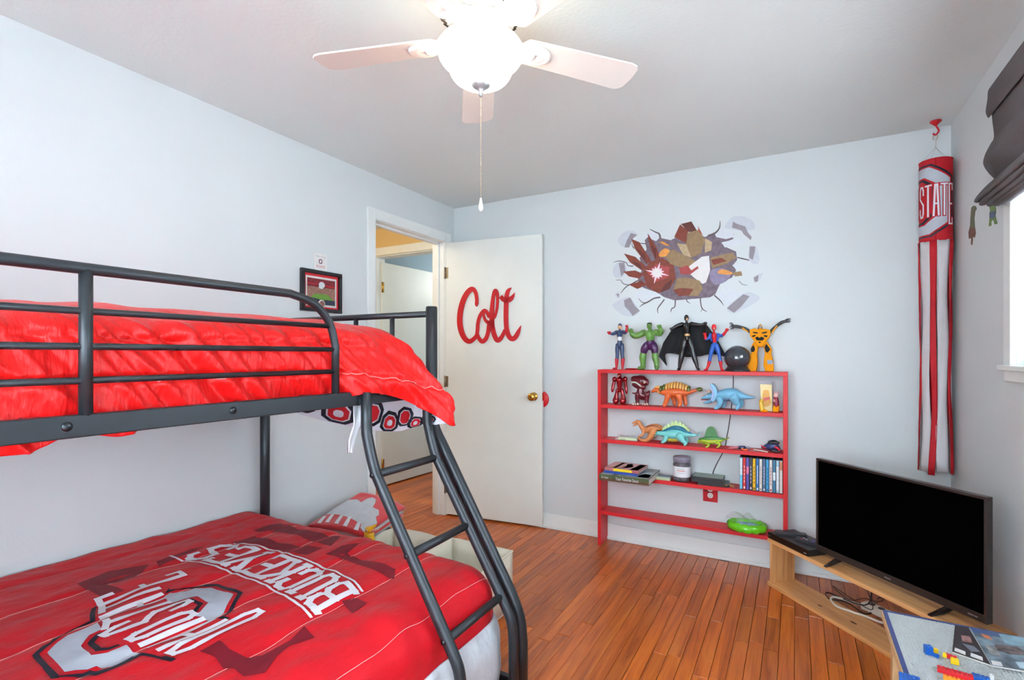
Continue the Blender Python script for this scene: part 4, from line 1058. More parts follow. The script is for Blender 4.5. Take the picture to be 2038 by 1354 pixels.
def plate(pts, d0, d1, Y=None, T=TR, mb=None, smooth=0):
    mb = mb or MB(); Y = YD[0] if Y is None else Y
    if smooth: pts = cr(pts, smooth, True)
    w = [V(p, Y, T) for p in pts]
    return mb.prism([(p.x, p.z) for p in w], lambda u, v, d: (u, Y + d, v), d0, d1)
def fist(p, r, Y=None, dy=0, T=TR):
    mb = ball(p, r, r, Y, T, dy)
    for i in range(4): ball((p[0] - r * .75 + i * r * .5, p[1] - r * .25), r * .34, r * .55, Y, T, dy - r * T.m(V(p, Y, T)) * .8, mb=mb, n=7, m=5)
    ball((p[0] + r * .7, p[1] + r * .3), r * .35, r * .5, Y, T, dy - .004, mb=mb, n=7, m=5)
    return mb

pl = lambda n, c, r=.38, v=.04: mat('toy_' + n, c, r, var=v, scale=30, coat=.15)
t_navy = pl('navy', (48, 66, 104)); t_red = pl('red', (190, 20, 40)); t_skin = pl('skin', (214, 158, 116)); t_white = pl('white', (222, 222, 224))
t_green = pl('green', (100, 146, 66)); t_hair = pl('dark_green', (34, 58, 34)); t_purple = pl('purple', (78, 36, 88)); t_black = pl('black', (34, 35, 38), .3); t_blue = pl('blue', (42, 96, 190))
t_red2 = pl('scarlet', (220, 32, 44)); t_yel = mat('toy_yellow', (236, 150, 0), .6, spec=.2, var=.05); t_char = pl('charcoal', (62, 66, 68)); t_tan = pl('tan', (206, 164, 112)); t_eye = pl('eye', (236, 236, 230), .2)
t_mblk = mat('toy_matte_black', (38, 40, 42), .8, spec=.1)
FG = 'action figures on top of the bookshelf'

# 1 - figure in a navy suit with red gloves and boots (plain, no emblem)
f = Item('action_figure', 'slim toy figure in navy suit with white midriff, red gloves and boots', 'action figure', ZS[1], FG)
f.part('torso', limb([(331, 398, 0, 34), (331, 372, 0, 33), (331, 345, 0, 32), (331, 310, 0, 38), (331, 282, 0, 42), (332, 262, 0, 18)], flat=.62), t_navy)
f.part('midriff_band', limb([(331, 356, 0, 34.5), (331, 338, 0, 34.5), (331, 322, 0, 36.5)], flat=.66, cap=False), t_white)
f.part('midriff_stripe', limb([(331, 355, -.014, 7), (331, 322, -.016, 7)], sm=1), t_red)
hd = f.part('head', ball((333, 231), 17, 27, ry=19), t_skin)
f.part('hood', MB().ell(V((333, 224), dy=.002), (19 * 7.0e-4, 21 * 7.0e-4, 26 * 7.0e-4)), t_navy, hd)
f.part('face', ball((334, 243), 12, 12, dy=-.006, ry=12), t_skin, hd)
f.part('arm', limb([(302, 278, 0, 17), (284, 292, -.006, 15), (266, 296, -.014, 13)]), t_navy); f.part('glove', fist((246, 286), 16, dy=-.018), t_red)
f.part('arm', limb([(360, 276, 0, 17), (382, 284, -.004, 15), (396, 270, -.010, 13)]), t_navy); f.part('glove', limb([(396, 272, -.010, 14), (402, 250, -.012, 13), (401, 224, -.012, 11)], mb=fist((401, 228), 12, dy=-.014)), t_red)
for x0, x1, x2, fx_ in ((313, 309, 302, 284), (350, 353, 357, 366)):
    f.part('leg', limb([(x0, 395, 0, 20), (x1, 440, 0, 19), (x1, 480, 0, 16), (x2 + 4, 530, 0, 15)]), t_navy)
    f.part('boot', limb([(x2 + 3, 520, 0, 17), (x2 + 1, 556, 0, 15), (x2, 590, 0, 11), (x2, 603, -.002, 11)], mb=limb([(x2, 604, 0, 10), (fx_, 606, -.022, 9)])), t_red)
f.done()
# 2 - bulky green figure in purple shorts
f = Item('action_figure', 'bulky green muscular toy figure in torn purple shorts', 'action figure', ZS[1], FG)
f.part('torso', limb([(606, 380, 0, 46), (606, 355, 0, 55), (606, 320, 0, 66), (604, 292, .002, 66), (602, 268, .004, 44), (600, 252, .002, 24)], flat=.58, n=16), t_green)
for sx in (-1, 1): f.part('chest_muscle', ball((604 + sx * 27, 300), 27, 20, dy=-.020, ry=14), t_green)
hd = f.part('head', ball((597, 228), 23, 28, ry=25), t_green)
f.part('hair', MB().ell(V((597, 212), dy=.004), (25 * 7e-4, 26 * 7e-4, 17 * 7e-4)), t_hair, hd); f.part('brow', ball((597, 222), 17, 5, dy=-.016, ry=5), t_green, hd)
f.part('arm', limb([(548, 288, 0, 30), (512, 308, -.004, 28), (472, 318, -.012, 27), (450, 300, -.022, 23)]), t_green); f.part('hand', fist((441, 272), 22, dy=-.026), t_green)
f.part('arm', limb([(658, 284, 0, 30), (690, 296, -.006, 27), (708, 280, -.016, 24), (702, 256, -.022, 20)]), t_green); f.part('hand', fist((697, 236), 20, dy=-.026), t_green)
f.part('shorts', limb([(606, 366, 0, 53), (606, 385, 0, 52), (605, 405, 0, 44)], flat=.66, n=16), t_purple)
for pts, low, foot in (([(580, 395, 0, 33), (556, 430, 0, 36), (545, 470, 0, 28)], [(545, 470, 0, 27), (538, 510, 0, 32), (540, 560, 0, 24), (540, 596, 0, 22)], [(540, 603, 0, 20), (516, 606, -.026, 16)]),
                       ([(630, 395, 0, 33), (642, 430, 0, 34), (645, 470, 0, 27)], [(645, 470, 0, 26), (650, 510, 0, 30), (662, 560, 0, 24), (664, 596, 0, 22)], [(664, 603, 0, 20), (672, 606, -.028, 16)])):
    f.part('shorts_leg', limb(pts, n=12), t_purple); f.part('leg', limb(foot, mb=limb(low, n=12)), t_green)
f.done()
# 3 - black figure with wide cape
f = Item('action_figure', 'tall black toy figure with tan belt and wide black cape', 'action figure', ZS[1], FG)
f.part('torso', limb([(938, 345, 0, 32), (938, 300, 0, 34), (937, 260, 0, 44), (935, 222, 0, 50), (934, 196, 0, 36), (932, 178, 0, 15)], flat=.6, n=14), t_black)
f.part('belt', limb([(938, 308, 0, 37), (938, 296, 0, 38), (938, 288, 0, 38)], flat=.64, n=16, cap=False), t_tan)
f.part('belt_buckle', ball((938, 300), 12, 9, dy=-.018, ry=4), t_tan)
hd = f.part('head', ball((930, 146), 21, 30, ry=23), t_black); f.part('face', ball((938, 156), 11, 13, dy=-.010, ry=8), t_skin, hd)
f.part('arm', limb([(893, 204, 0, 22), (858, 214, -.002, 19), (828, 230, -.006, 17), (806, 244, -.010, 13)]), t_black); f.part('glove', fist((802, 246), 15, dy=-.012), t_black)
f.part('arm', limb([(976, 200, 0, 22), (1015, 206, -.004, 19), (1060, 210, -.008, 16), (1092, 200, -.010, 12)]), t_black); f.part('glove', fist((1104, 196), 15, dy=-.012), t_black)
for pts, foot in (([(918, 340, 0, 27), (905, 400, 0, 29), (893, 455, 0, 23), (884, 505, 0, 24), (872, 560, 0, 17), (868, 592, 0, 14)], [(868, 602, 0, 13), (862, 606, -.024, 11)]),
                  ([(956, 340, 0, 27), (974, 400, 0, 29), (988, 455, 0, 23), (1004, 510, 0, 23), (1020, 560, 0, 17), (1028, 592, 0, 14)], [(1030, 601, 0, 13), (1046, 605, -.02, 11)])):
    f.part('leg', limb(foot, mb=limb(pts, n=12)), t_black)
top_ = [(800, 236), (846, 206), (890, 190), (936, 190), (985, 184), (1050, 196), (1112, 210)]
mid_ = [(712, 370), (800, 370), (870, 380), (940, 385), (1010, 385), (1110, 375), (1200, 330)]
bot_ = [(672, 490), (742, 462), (830, 468), (930, 494), (1040, 486), (1160, 466), (1284, 488)]
tip_ = [(745, 580), (738, 470), (832, 472), (930, 497), (1040, 489), (1165, 470), (1290, 500)]
C_ = [cr(r, 4) for r in (top_, mid_, bot_, tip_)]
cape = [[tuple(V(C_[i][j], dy=.020 + .010 * math.sin(j * 1.25) * (i / 3) + .008 * (i > 0))) for j in range(len(C_[0]))] for i in range(4)]
f.part('cape', MB().grid(cape), mat('cape_cloth', (28, 31, 34), .85, bump=.1), solid=.0018)
f.done()
# 4 - red and blue figure
f = Item('action_figure', 'lean red and blue toy figure with red boots raising one fist', 'action figure', ZS[1], FG)
YF4 = 3.292
f.part('torso', limb([(1184, 375, 0, 22), (1184, 350, 0, 25), (1182, 320, 0, 33), (1180, 295, 0, 38), (1179, 272, 0, 22), (1178, 262, 0, 13)], YF4, flat=.6, n=14), t_red2)
for sx, x in ((-1, 1146), (1, 1216)): f.part('side_panel', limb([(x + sx * 4, 292, .001, 17), (x - sx * 3, 318, .001, 15), (x - sx * 12, 345, .001, 10)], YF4, flat=.8), t_blue)
hd = f.part('head', ball((1178, 224), 21, 30, YF4, ry=22), t_red2)
f.part('face_patch', ball((1180, 232), 12, 14, YF4, dy=-.008, ry=9), t_skin, hd)
f.part('arm', limb([(1148, 290, 0, 15), (1134, 320, -.006, 14), (1108, 330, -.016, 13)], YF4), t_blue); f.part('glove', limb([(1108, 328, -.016, 14), (1104, 300, -.020, 13), (1108, 284, -.022, 12)], YF4, mb=fist((1102, 286), 14, YF4, -.024)), t_red2)
f.part('arm', limb([(1212, 288, 0, 15), (1242, 300, -.004, 14), (1262, 288, -.010, 12)], YF4), t_blue); f.part('glove', limb([(1264, 290, -.010, 13), (1284, 266, -.014, 12), (1296, 250, -.016, 11)], YF4, mb=fist((1299, 248), 15, YF4, -.018)), t_red2)
f.part('pelvis', limb([(1184, 366, 0, 25), (1184, 388, 0, 22)], YF4, flat=.7), t_blue)
for pts, bo, foot in (([(1172, 385, 0, 20), (1158, 430, 0, 20), (1146, 480, 0, 15), (1138, 525, 0, 16)], [(1137, 530, 0, 17), (1128, 562, 0, 13), (1116, 592, 0, 11)], [(1114, 603, 0, 11), (1098, 606, -.016, 9)]),
                      ([(1198, 385, 0, 20), (1214, 430, 0, 20), (1226, 480, 0, 15), (1234, 525, 0, 16)], [(1236, 530, 0, 17), (1240, 562, 0, 13), (1244, 592, 0, 11)], [(1246, 603, 0, 11), (1264, 606, -.014, 9)])):
    f.part('leg', limb(pts, YF4), t_blue); f.part('boot', limb(foot, YF4, mb=limb(bo, YF4)), t_red2)
f.done()
# 5 - yellow robot
YD[0] = 3.345
f = Item('toy_robot', 'yellow and black toy robot with both arms stretched out', 'toy robot', ZS[1])
to = f.part('chest', plate([(1500, 246), (1540, 232), (1590, 244), (1640, 236), (1688, 250), (1684, 300), (1650, 345), (1620, 392), (1572, 392), (1540, 345), (1504, 300)], -.028, .028), t_yel, bevel=.003)
for pts in ([(1524, 262), (1572, 268), (1574, 280), (1540, 276)], [(1612, 268), (1662, 260), (1648, 276), (1612, 280)], [(1520, 300), (1552, 290), (1556, 300), (1530, 312)], [(1630, 292), (1662, 298), (1654, 312), (1628, 304)], [(1550, 318), (1572, 306), (1590, 318), (1608, 306), (1634, 320), (1618, 340), (1566, 340)], [(1582, 352), (1598, 350), (1600, 362), (1584, 362)]):
    f.part('chest_inset', plate(pts, -.032, -.026), t_mblk, to)
hd = f.part('head', limb([(1593, 240, 0, 20), (1593, 222, 0, 22), (1593, 206, 0, 15)], flat=.9, n=8), t_yel); f.part('visor', plate([(1576, 214), (1610, 214), (1606, 230), (1580, 230)], -.020, -.012), t_char, hd); f.part('crest', plate([(1585, 202), (1601, 202), (1598, 214), (1588, 214)], -.017, .004), t_black, hd)
f.part('hip_block', plate([(1566, 388), (1624, 388), (1612, 402), (1608, 398), (1576, 398)], -.018, .018), t_yel, bevel=.002)
for sd in (0, 1):
    A_ = [(1502, 262, 0, 15), (1470, 240, -.004, 17), (1430, 222, -.008, 14)] if not sd else [(1684, 262, 0, 15), (1712, 236, -.004, 17), (1744, 206, -.008, 14)]
    B_ = [(1430, 224, -.008, 15), (1390, 216, -.012, 18), (1350, 214, -.016, 16)] if not sd else [(1746, 204, -.008, 15), (1784, 180, -.012, 17), (1824, 166, -.016, 14)]
    ar = f.part('arm', limb(A_, n=6), t_char)
    st_ = [(1490, 262), (1440, 224), (1430, 230), (1484, 270)] if not sd else [(1694, 268), (1742, 206), (1752, 210), (1704, 274)]
    f.part('arm_panel', plate(st_, -.026, -.010), t_yel, ar)
    fo = f.part('forearm', limb(B_, n=6), t_char)
    for i in range(4):
        if not sd: p0, p1 = (1352, 200 + i * 11), (1322 + (i % 2) * 6, 186 + i * 17)
        else: p0, p1 = (1824, 156 + i * 7), (1866 - (i % 2) * 10, 148 + i * 10)
        f.part('claw_finger', limb([(p0[0], p0[1], -.016, 6), ((p0[0] + p1[0]) / 2, p1[1] - 2, -.018, 5), (p1[0], p1[1], -.016, 4)], n=6), t_char, fo)
for th, sh_, ft_, dk in (([(1536, 352), (1560, 356), (1574, 400), (1564, 470), (1520, 470), (1508, 420), (1520, 380)], [(1512, 460), (1566, 460), (1572, 540), (1560, 616), (1486, 616), (1484, 540), (1500, 500)], None, [(1510, 410), (1536, 380), (1550, 420), (1536, 445), (1512, 440)]),
                         ([(1630, 356), (1654, 350), (1680, 385), (1700, 420), (1690, 470), (1640, 470), (1626, 400)], [(1634, 460), (1692, 455), (1710, 520), (1716, 616), (1640, 616), (1624, 560)], None, [(1634, 400), (1650, 370), (1686, 420), (1660, 450), (1644, 440)])):
    f.part('thigh', plate(th, -.018, .018), t_yel, bevel=.003); f.part('shin', plate(sh_, -.028, .028), t_yel, bevel=.004); f.part('thigh_joint', plate(dk, -.022, -.016), t_mblk)
f.part('grey_panel', plate([(1658, 514), (1706, 516), (1706, 552), (1660, 550)], -.031, -.026), pl('grey_blue', (104, 120, 140)))
for x in (1600, 1480): pass
f.done()
YD[0] = 3.312
# glass ball lamp
g = Item('plasma_ball_lamp', 'smoky glass ball lamp on a black pedestal base', 'lamp', ZS[1])
c = V((1388, 508), 3.300); k = TR.m(c)
g.part('base', MB().lathe([(.001, 0), (.070, 0), (.072, .004), (.066, .012), (.058, .022), (.054, .032), (.001, .034)], (c.x, c.y, ZS[1]), 32), t_black)
gl = g.part('ball', MB().ell(c, (.0735, .0735, .0735), 32, 20), mat('smoky_glass', (54, 58, 66), .08, spec=.7, var=.02, coat=.6))
g.part('ball_seam', MB().tube([(c.x + .0738 * math.cos(2 * PI * i / 36), c.y + .0738 * math.sin(2 * PI * i / 36), c.z + .001) for i in range(36)], .0006, 5, closed=True), t_char, gl)
g.p[1][1].v = g.p[1][1].v
g.done()
MB().ell(tuple(Vector((V((440, 606), 3.345).x, 3.345, ZS[1] + .0052))), (.048, .022, .005), 18, 7).build('flat_red_toy', t_red, None, label='flat dark red disc toy lying between the navy and green figures', cat='toy')
# black power cord running down the wall behind the shelf
cp = [(1459, 744), (1459.5, 762), (1458.5, 778), (1457, 800), (1453, 830), (1450, 852), (1446, 872), (1443, 890), (1436, 906), (1427, 922), (1420, 938), (1417, 950), (1408, 966), (1401, 974), (1408, 979), (1412, 981)]
MB().tube([tuple(onY(x, y, YB - .0075)) for x, y in cr(cp, 3)], .0022, 7).build('black_cable', mat('black_rubber', (30, 30, 32), .5), None, label='thin black power cord running down the wall behind the red shelf', cat='cord')

# ---------------------------------------------------------------- second board
Y2 = 3.300
f = Item('toy_robot', 'glossy dark red armoured toy robot at the end of the second board', 'toy robot', ZS[2])
t_met = mat('toy_metal_red', (150, 14, 26), .22, .35, var=.05, coat=.5)
to = f.part('torso', limb([(332, 832, 0, 30), (332, 800, 0, 34), (332, 765, 0, 42), (332, 736, 0, 46), (332, 722, 0, 24)], Y2, flat=.66, n=10), t_met)
hd = f.part('head', ball((328, 706), 18, 23, Y2, ry=19), t_met); f.part('face_plate', ball((326, 710), 9, 13, Y2, dy=-.010, ry=6), t_tan, hd)
for x, s_ in ((286, -1), (380, 1)): f.part('shoulder', ball((x, 738), 22, 24, Y2, ry=24), t_met)
f.part('arm', limb([(284, 752, 0, 13), (276, 790, -.006, 14), (272, 825, -.012, 13), (270, 846, -.012, 9)], Y2), t_met); f.part('arm', limb([(382, 754, 0, 14), (388, 790, -.006, 15), (394, 830, -.012, 14), (398, 860, -.014, 10)], Y2), t_met)
f.part('pelvis', limb([(332, 826, 0, 28), (332, 846, 0, 20)], Y2, flat=.7), t_tan)
for xs in ((312, 306, 300), (352, 358, 362)):
    f.part('leg', limb([(xs[0], 838, 0, 19), (xs[1], 866, 0, 18), (xs[2], 900, 0, 25), (xs[2] - 2, 922, 0, 32), (xs[2] - 2, 932, -.004, 34)], Y2, flat=.9), t_met)
f.done()
f = Item('toy_dinosaur', 'big headed maroon toy dinosaur with pale claws on the second board', 'toy dinosaur', ZS[2], 'toy dinosaurs on the bookshelf')
t_mar = mat('toy_maroon', (104, 26, 38), .28, coat=.4, var=.08); t_cl = pl('claw', (214, 190, 168))
hd = f.part('head', limb([(462, 716, 0, 32), (490, 724, 0, 42), (530, 735, .004, 50), (556, 742, .004, 40)], Y2, n=14), t_mar)
f.part('jaw', limb([(462, 762, -.002, 22), (500, 776, 0, 30), (536, 786, 0, 32)], Y2, n=12), t_mar, hd)
f.part('mouth', limb([(450, 742, -.026, 8), (490, 745, -.030, 8), (530, 776, -.030, 7)], Y2), pl('pale_teeth', (206, 210, 196)), hd); f.part('eye', ball((562, 742), 10, 12, Y2, dy=-.026, ry=6), t_cl, hd)
for i in range(4): f.part('crest_spike', limb([(508 + i * 14, 690 + i * 4, .002, 5), (512 + i * 14, 680 + i * 4, .002, 2)], Y2, n=6, sm=1), t_black, hd)
f.part('body', limb([(518, 792, 0, 26), (516, 815, 0, 30), (520, 850, .004, 40), (545, 868, .008, 38), (575, 850, .014, 20), (592, 824, .016, 7)], Y2, n=14), t_mar)
f.part('arm', limb([(490, 838, -.012, 9), (470, 842, -.018, 8), (456, 838, -.020, 6)], Y2), t_mar); f.part('arm', limb([(500, 836, .012, 9), (480, 834, .014, 7)], Y2), t_mar)
for x, d in ((492, -.008), (574, -.004)):
    lg = f.part('leg', limb([(x + 6, 850, d, 24), (x, 885, d, 22), (x + 2, 915, d, 17), (x, 932, d, 20)], Y2), t_mar)
    for i in range(3): f.part('claw', ball((x - 30 + i * 20, 938), 10, 10, Y2, dy=d - .012 - .004 * (i == 1)), t_cl, lg)
f.done()
def dino(name, label, body, spine, leg_m, legs, extra, z, Y):
    f = Item('toy_dinosaur', label, 'toy dinosaur', z, 'toy dinosaurs on the bookshelf')
    b = f.part('body', limb(spine, Y, n=16, flat=.85), body)
    for pts in legs: f.part('leg', limb(pts, Y, n=10), leg_m)
    extra(f, b); f.done()
t_or = pl('orange', (222, 106, 52)); t_band = pl('pale_orange', (232, 176, 96)); t_olive = pl('olive', (92, 110, 46))
def ex(f, b):
    for i in range(11):
        u = i / 10; x = 705 + u * 250; y = 806 - 30 * math.sin(PI * (u * .95 + .04)) ; r = 17 + 22 * math.sin(PI * (u * .9 + .05))
        f.part('armour_plate', limb([(x, y + 22, -.024, 10.5), (x, y + 4, -.020, 11), (x + 1, y - r * .5, .0, 11), (x, y + 4, .020, 10)], Y2, n=7), t_band if i not in (0, 1, 10) else t_olive)
    f.part('tail_club', ball((1046, 817), 30, 18, Y2, ry=20), t_olive)
    f.part('head_crest', limb([(690, 800, 0, 13), (670, 796, 0, 14), (650, 802, 0, 10)], Y2), t_band)
    f.part('cheek_horn', limb([(684, 836, -.020, 9), (688, 852, -.026, 3)], Y2, sm=1), t_band); f.part('eye', ball((648, 812), 5, 5, Y2, dy=-.014), t_eye)
dino('ankylo', 'orange armoured toy dinosaur with green tail club on the second board', t_or, [(628, 834, -.004, 15), (650, 822, -.002, 25), (680, 824, 0, 27), (720, 836, 0, 36), (770, 842, 0, 46), (840, 844, 0, 50), (900, 846, 0, 42), (950, 842, 0, 26), (990, 832, 0, 18), (1030, 820, 0, 12)], t_or,
     [[(772, 868, -.024, 29), (762, 905, -.028, 22), (748, 944, -.028, 20), (742, 955, -.034, 18)], [(868, 868, -.024, 32), (878, 905, -.028, 24), (882, 944, -.028, 20), (876, 955, -.034, 18)], [(800, 880, .024, 24), (812, 920, .026, 18), (815, 952, .024, 17)], [(900, 880, .024, 26), (912, 920, .026, 18), (915, 952, .024, 17)]], ex, ZS[2], Y2)
t_sky = pl('sky_blue', (116, 180, 212)); t_lil = pl('lilac', (150, 160, 206))
def ex(f, b):
    fr_ = f.part('frill', plate([(1150, 762), (1170, 758), (1200, 790), (1212, 830), (1205, 880), (1180, 916), (1158, 906), (1168, 870), (1172, 830), (1160, 796)], -.030, .030, Y2, smooth=3), t_sky, bevel=.004)
    f.part('frill_edge', plate([(1148, 764), (1158, 770), (1174, 800), (1184, 845), (1178, 880), (1164, 908), (1156, 900), (1164, 870), (1168, 832), (1156, 798)], -.034, .034, Y2, smooth=3), t_lil, fr_)
    f.part('horn', limb([(1142, 832, -.018, 11), (1128, 820, -.024, 8), (1118, 826, -.028, 4)], Y2), t_cl); f.part('horn', limb([(1142, 832, .018, 11), (1128, 820, .024, 8), (1118, 826, .028, 4)], Y2), t_cl)
    f.part('lower_jaw', limb([(1150, 910, 0, 15), (1120, 925, 0, 13), (1088, 932, 0, 7)], Y2), t_sky); f.part('mouth', limb([(1130, 902, -.010, 5), (1066, 902, -.004, 4)], Y2, sm=1), pl('mouth_red', (140, 60, 60)))
    f.part('nose_horn', limb([(1080, 870, 0, 8), (1072, 860, 0, 4)], Y2, sm=1), t_cl); f.part('eye', ball((1118, 862), 5, 6, Y2, dy=-.020), t_eye)
dino('tri', 'sky blue three horned toy dinosaur with frill on the second board', t_sky, [(1074, 886, 0, 10), (1100, 880, 0, 22), (1140, 872, 0, 34), (1185, 868, 0, 40), (1230, 866, 0, 52), (1300, 858, 0, 68), (1360, 856, 0, 66), (1410, 866, 0, 44), (1460, 878, 0, 27), (1510, 884, 0, 14), (1542, 882, 0, 7)], t_sky,
     [[(1232, 890, -.026, 34), (1238, 930, -.030, 26), (1220, 962, -.030, 19), (1200, 974, -.036, 14)], [(1364, 880, -.028, 46), (1382, 920, -.030, 34), (1408, 945, -.030, 22), (1390, 976, -.034, 15)], [(1262, 910, .026, 28), (1268, 950, .026, 18), (1258, 970, .022, 14)], [(1400, 905, .026, 30), (1424, 940, .026, 20), (1414, 968, .022, 14)]], ex, ZS[2], Y2)
# acrylic picture card + little toys in front (plain stand-ins)
f = Item('picture_card', 'clear upright card with a plain yellow print on the second board', 'picture card', ZS[2])
yc = 3.315
cb = f.part('clear_block', plate([(1590, 712), (1698, 716), (1706, 985), (1604, 978)], -.008, .012, yc), mat('clear_acrylic', (240, 240, 244), .08, trans=.75, var=0, ior=1.2))
f.part('yellow_print', plate([(1594, 738), (1697, 742), (1704, 980), (1606, 974)], -.0092, -.0082, yc), pl('card_cream', (236, 214, 150), .5, .1), cb)
f.part('print_shape', plate([(1622, 800), (1650, 790), (1672, 800), (1680, 850), (1690, 900), (1660, 940), (1620, 930), (1614, 880)], -.0098, -.0090, yc, smooth=3), pl('card_amber', (222, 164, 66), .5, .1), cb)
f.part('print_band', plate([(1622, 862), (1676, 850), (1682, 874), (1630, 890)], -.0102, -.0096, yc), pl('card_red', (196, 74, 70), .5), cb)
f.done()
f = Item('toy_figurine', 'little yellow and amber toy figurine in front of the upright card', 'figurine', ZS[2])
f.part('body', limb([(1612, 975, -.03, 20), (1605, 930, -.03, 17), (1600, 905, -.03, 14)], 3.30), pl('butter', (232, 188, 60))); f.part('head', ball((1604, 896), 16, 15, 3.30, dy=-.03), pl('butter', (232, 188, 60)))
f.part('foot', limb([(1616, 980, -.034, 14), (1650, 984, -.038, 12)], 3.30, sm=1), t_yel); f.done()
f = Item('toy_figurine', 'little pink and yellow toy figurine at the right end of the second board', 'figurine', ZS[2])
f.part('body', limb([(1738, 930, 0, 24), (1736, 900, 0, 24), (1734, 872, 0, 20)], 3.28), pl('wine', (150, 44, 66))); f.part('head', ball((1736, 842), 22, 24, 3.28), pl('pink', (232, 186, 182)))
for x in (1722, 1752): f.part('ear', ball((x, 818), 6, 10, 3.28), pl('pink', (232, 186, 182)))
f.part('arm', limb([(1716, 884, -.01, 8), (1722, 896, -.018, 8)], 3.28, sm=1), pl('pink', (232, 186, 182)))
for x in (1724, 1750): f.part('boot', limb([(x, 940, 0, 15), (x, 965, 0, 16), (x - 4, 982, -.008, 15)], 3.28), t_yel)
f.done()

# ---------------------------------------------------------------- third board
Y3 = 3.300
pk = Item('card_packet', 'clear packet of pale green cards lying on the third board', 'packet', ZS[3])
a = onZ(*TR((290, 1250)), ZS[3]); b = onZ(*TR((490, 1262)), ZS[3])
pk.part('cards', MB().box(a.x + .01, b.x - .004, 3.268, 3.35, ZS[3] + .0005, ZS[3] + .016), mat('cards_green', (196, 214, 168), .6, var=.2, scale=50), bevel=.002)
pk.part('card_top', MB().box(a.x + .02, b.x - .012, 3.272, 3.345, ZS[3] + .0162, ZS[3] + .0172), mat('card_white', (224, 228, 220), .5))
Gp = [[(a.x - .008 + (b.x - a.x + .008) * i / 10, 3.262 + .105 * j / 8, ZS[3] + .001 + .021 * math.sin(PI * j / 8) ** .5 + (.03 * max(0, .3 - i / 10) * (j > 4)) + .002 * math.sin(i * 2.3 + j)) for i in range(11)] for j in range(9)]
pk.part('clear_wrap', MB().grid(Gp), mat('clear_film', (245, 248, 250), .12, alpha=.22, var=0))
pk.done()
t_ra = pl('raptor_orange', (214, 138, 84))
def ex(f, b):
    f.part('upper_jaw', limb([(490, 1098, 0, 15), (466, 1104, -.002, 10), (446, 1110, -.002, 6)], Y3), t_ra); f.part('lower_jaw', limb([(488, 1118, 0, 9), (466, 1130, -.002, 6), (452, 1136, -.002, 4)], Y3), t_ra)
    f.part('arm', limb([(545, 1170, -.018, 14), (552, 1196, -.024, 11), (540, 1216, -.030, 10), (515, 1224, -.032, 8)], Y3), t_ra); f.part('eye', ball((490, 1094), 4, 4, Y3, dy=-.010), t_black)
    f.part('stripe', limb([(580, 1142, -.024, 4), (640, 1128, -.026, 5), (700, 1150, -.022, 4)], Y3), pl('brown', (140, 74, 44)))
dino('raptor', 'tan orange two legged toy dinosaur behind the teal one on the third board', t_ra, [(492, 1098, 0, 20), (510, 1112, 0, 19), (528, 1145, 0, 22), (560, 1172, 0, 32), (610, 1160, 0, 44), (660, 1152, .004, 40), (700, 1160, .010, 26), (730, 1180, .016, 15), (760, 1200, .02, 7)], t_ra,
     [[(640, 1180, -.022, 34), (620, 1220, -.026, 26), (590, 1256, -.030, 18), (545, 1258, -.034, 13), (512, 1240, -.036, 8)], [(660, 1190, .020, 30), (620, 1240, .020, 20), (570, 1262, .010, 14)]], ex, ZS[3], Y3)
t_teal = pl('teal', (124, 206, 204)); t_tb = pl('deep_teal', (28, 112, 142)); t_pg = pl('pale_green', (196, 222, 152))
Y3s = 3.282
def ex(f, b):
    f.part('back_stripe', limb([(722, 1178, 0, 12), (770, 1164, 0, 20), (830, 1150, 0, 26), (890, 1160, 0, 24), (940, 1190, 0, 16), (990, 1210, 0, 9)], Y3s, flat=.9), t_tb)
    for (x, y, w, h) in ((725, 1160, 8, 20), (745, 1146, 9, 24), (772, 1132, 10, 28), (806, 1118, 12, 34), (838, 1114, 14, 38), (872, 1122, 12, 34), (902, 1136, 11, 30), (928, 1152, 10, 26), (946, 1170, 8, 20)):
        f.part('back_plate', plate([(x - w, y + h * .7), (x - w * 1.25, y - 4), (x, y - h * .85), (x + w * 1.25, y - 4), (x + w, y + h * .7)], -.005, .005, Y3s, smooth=3), t_pg)
    f.part('lower_jaw', limb([(668, 1212, 0, 9), (645, 1222, 0, 7), (628, 1232, 0, 4)], Y3s), t_teal); f.part('eye', ball((664, 1190), 4, 4, Y3s, dy=-.014), t_black)
    f.part('belly', limb([(760, 1245, 0, 24), (820, 1250, 0, 28), (880, 1240, 0, 22)], Y3s), pl('mustard', (190, 176, 60)))
    for d in (-.01, .012): f.part('tail_spike', limb([(1030, 1212, d, 6), (1044, 1190, d * 1.6, 5), (1050, 1176, d * 2, 2)], Y3s), pl('spike_grey', (160, 190, 190)))
dino('stego', 'teal toy dinosaur with pale green back plates on the third board', t_teal, [(632, 1206, 0, 12), (660, 1198, 0, 22), (700, 1200, 0, 26), (750, 1208, 0, 40), (810, 1206, 0, 54), (870, 1206, 0, 48), (920, 1208, 0, 30), (970, 1214, 0, 20), (1020, 1216, 0, 12), (1052, 1214, 0, 6)], t_teal,
     [[(752, 1230, -.024, 24), (745, 1256, -.028, 18), (725, 1270, -.032, 13)], [(880, 1222, -.026, 40), (905, 1258, -.030, 24), (935, 1282, -.030, 15), (925, 1294, -.036, 11)], [(770, 1238, .024, 22), (760, 1268, .024, 14)], [(900, 1232, .024, 30), (930, 1270, .024, 16)]], ex, ZS[3], Y3s)
t_lime = pl('lime', (164, 186, 46)); t_gr = pl('sail_green', (70, 130, 74))
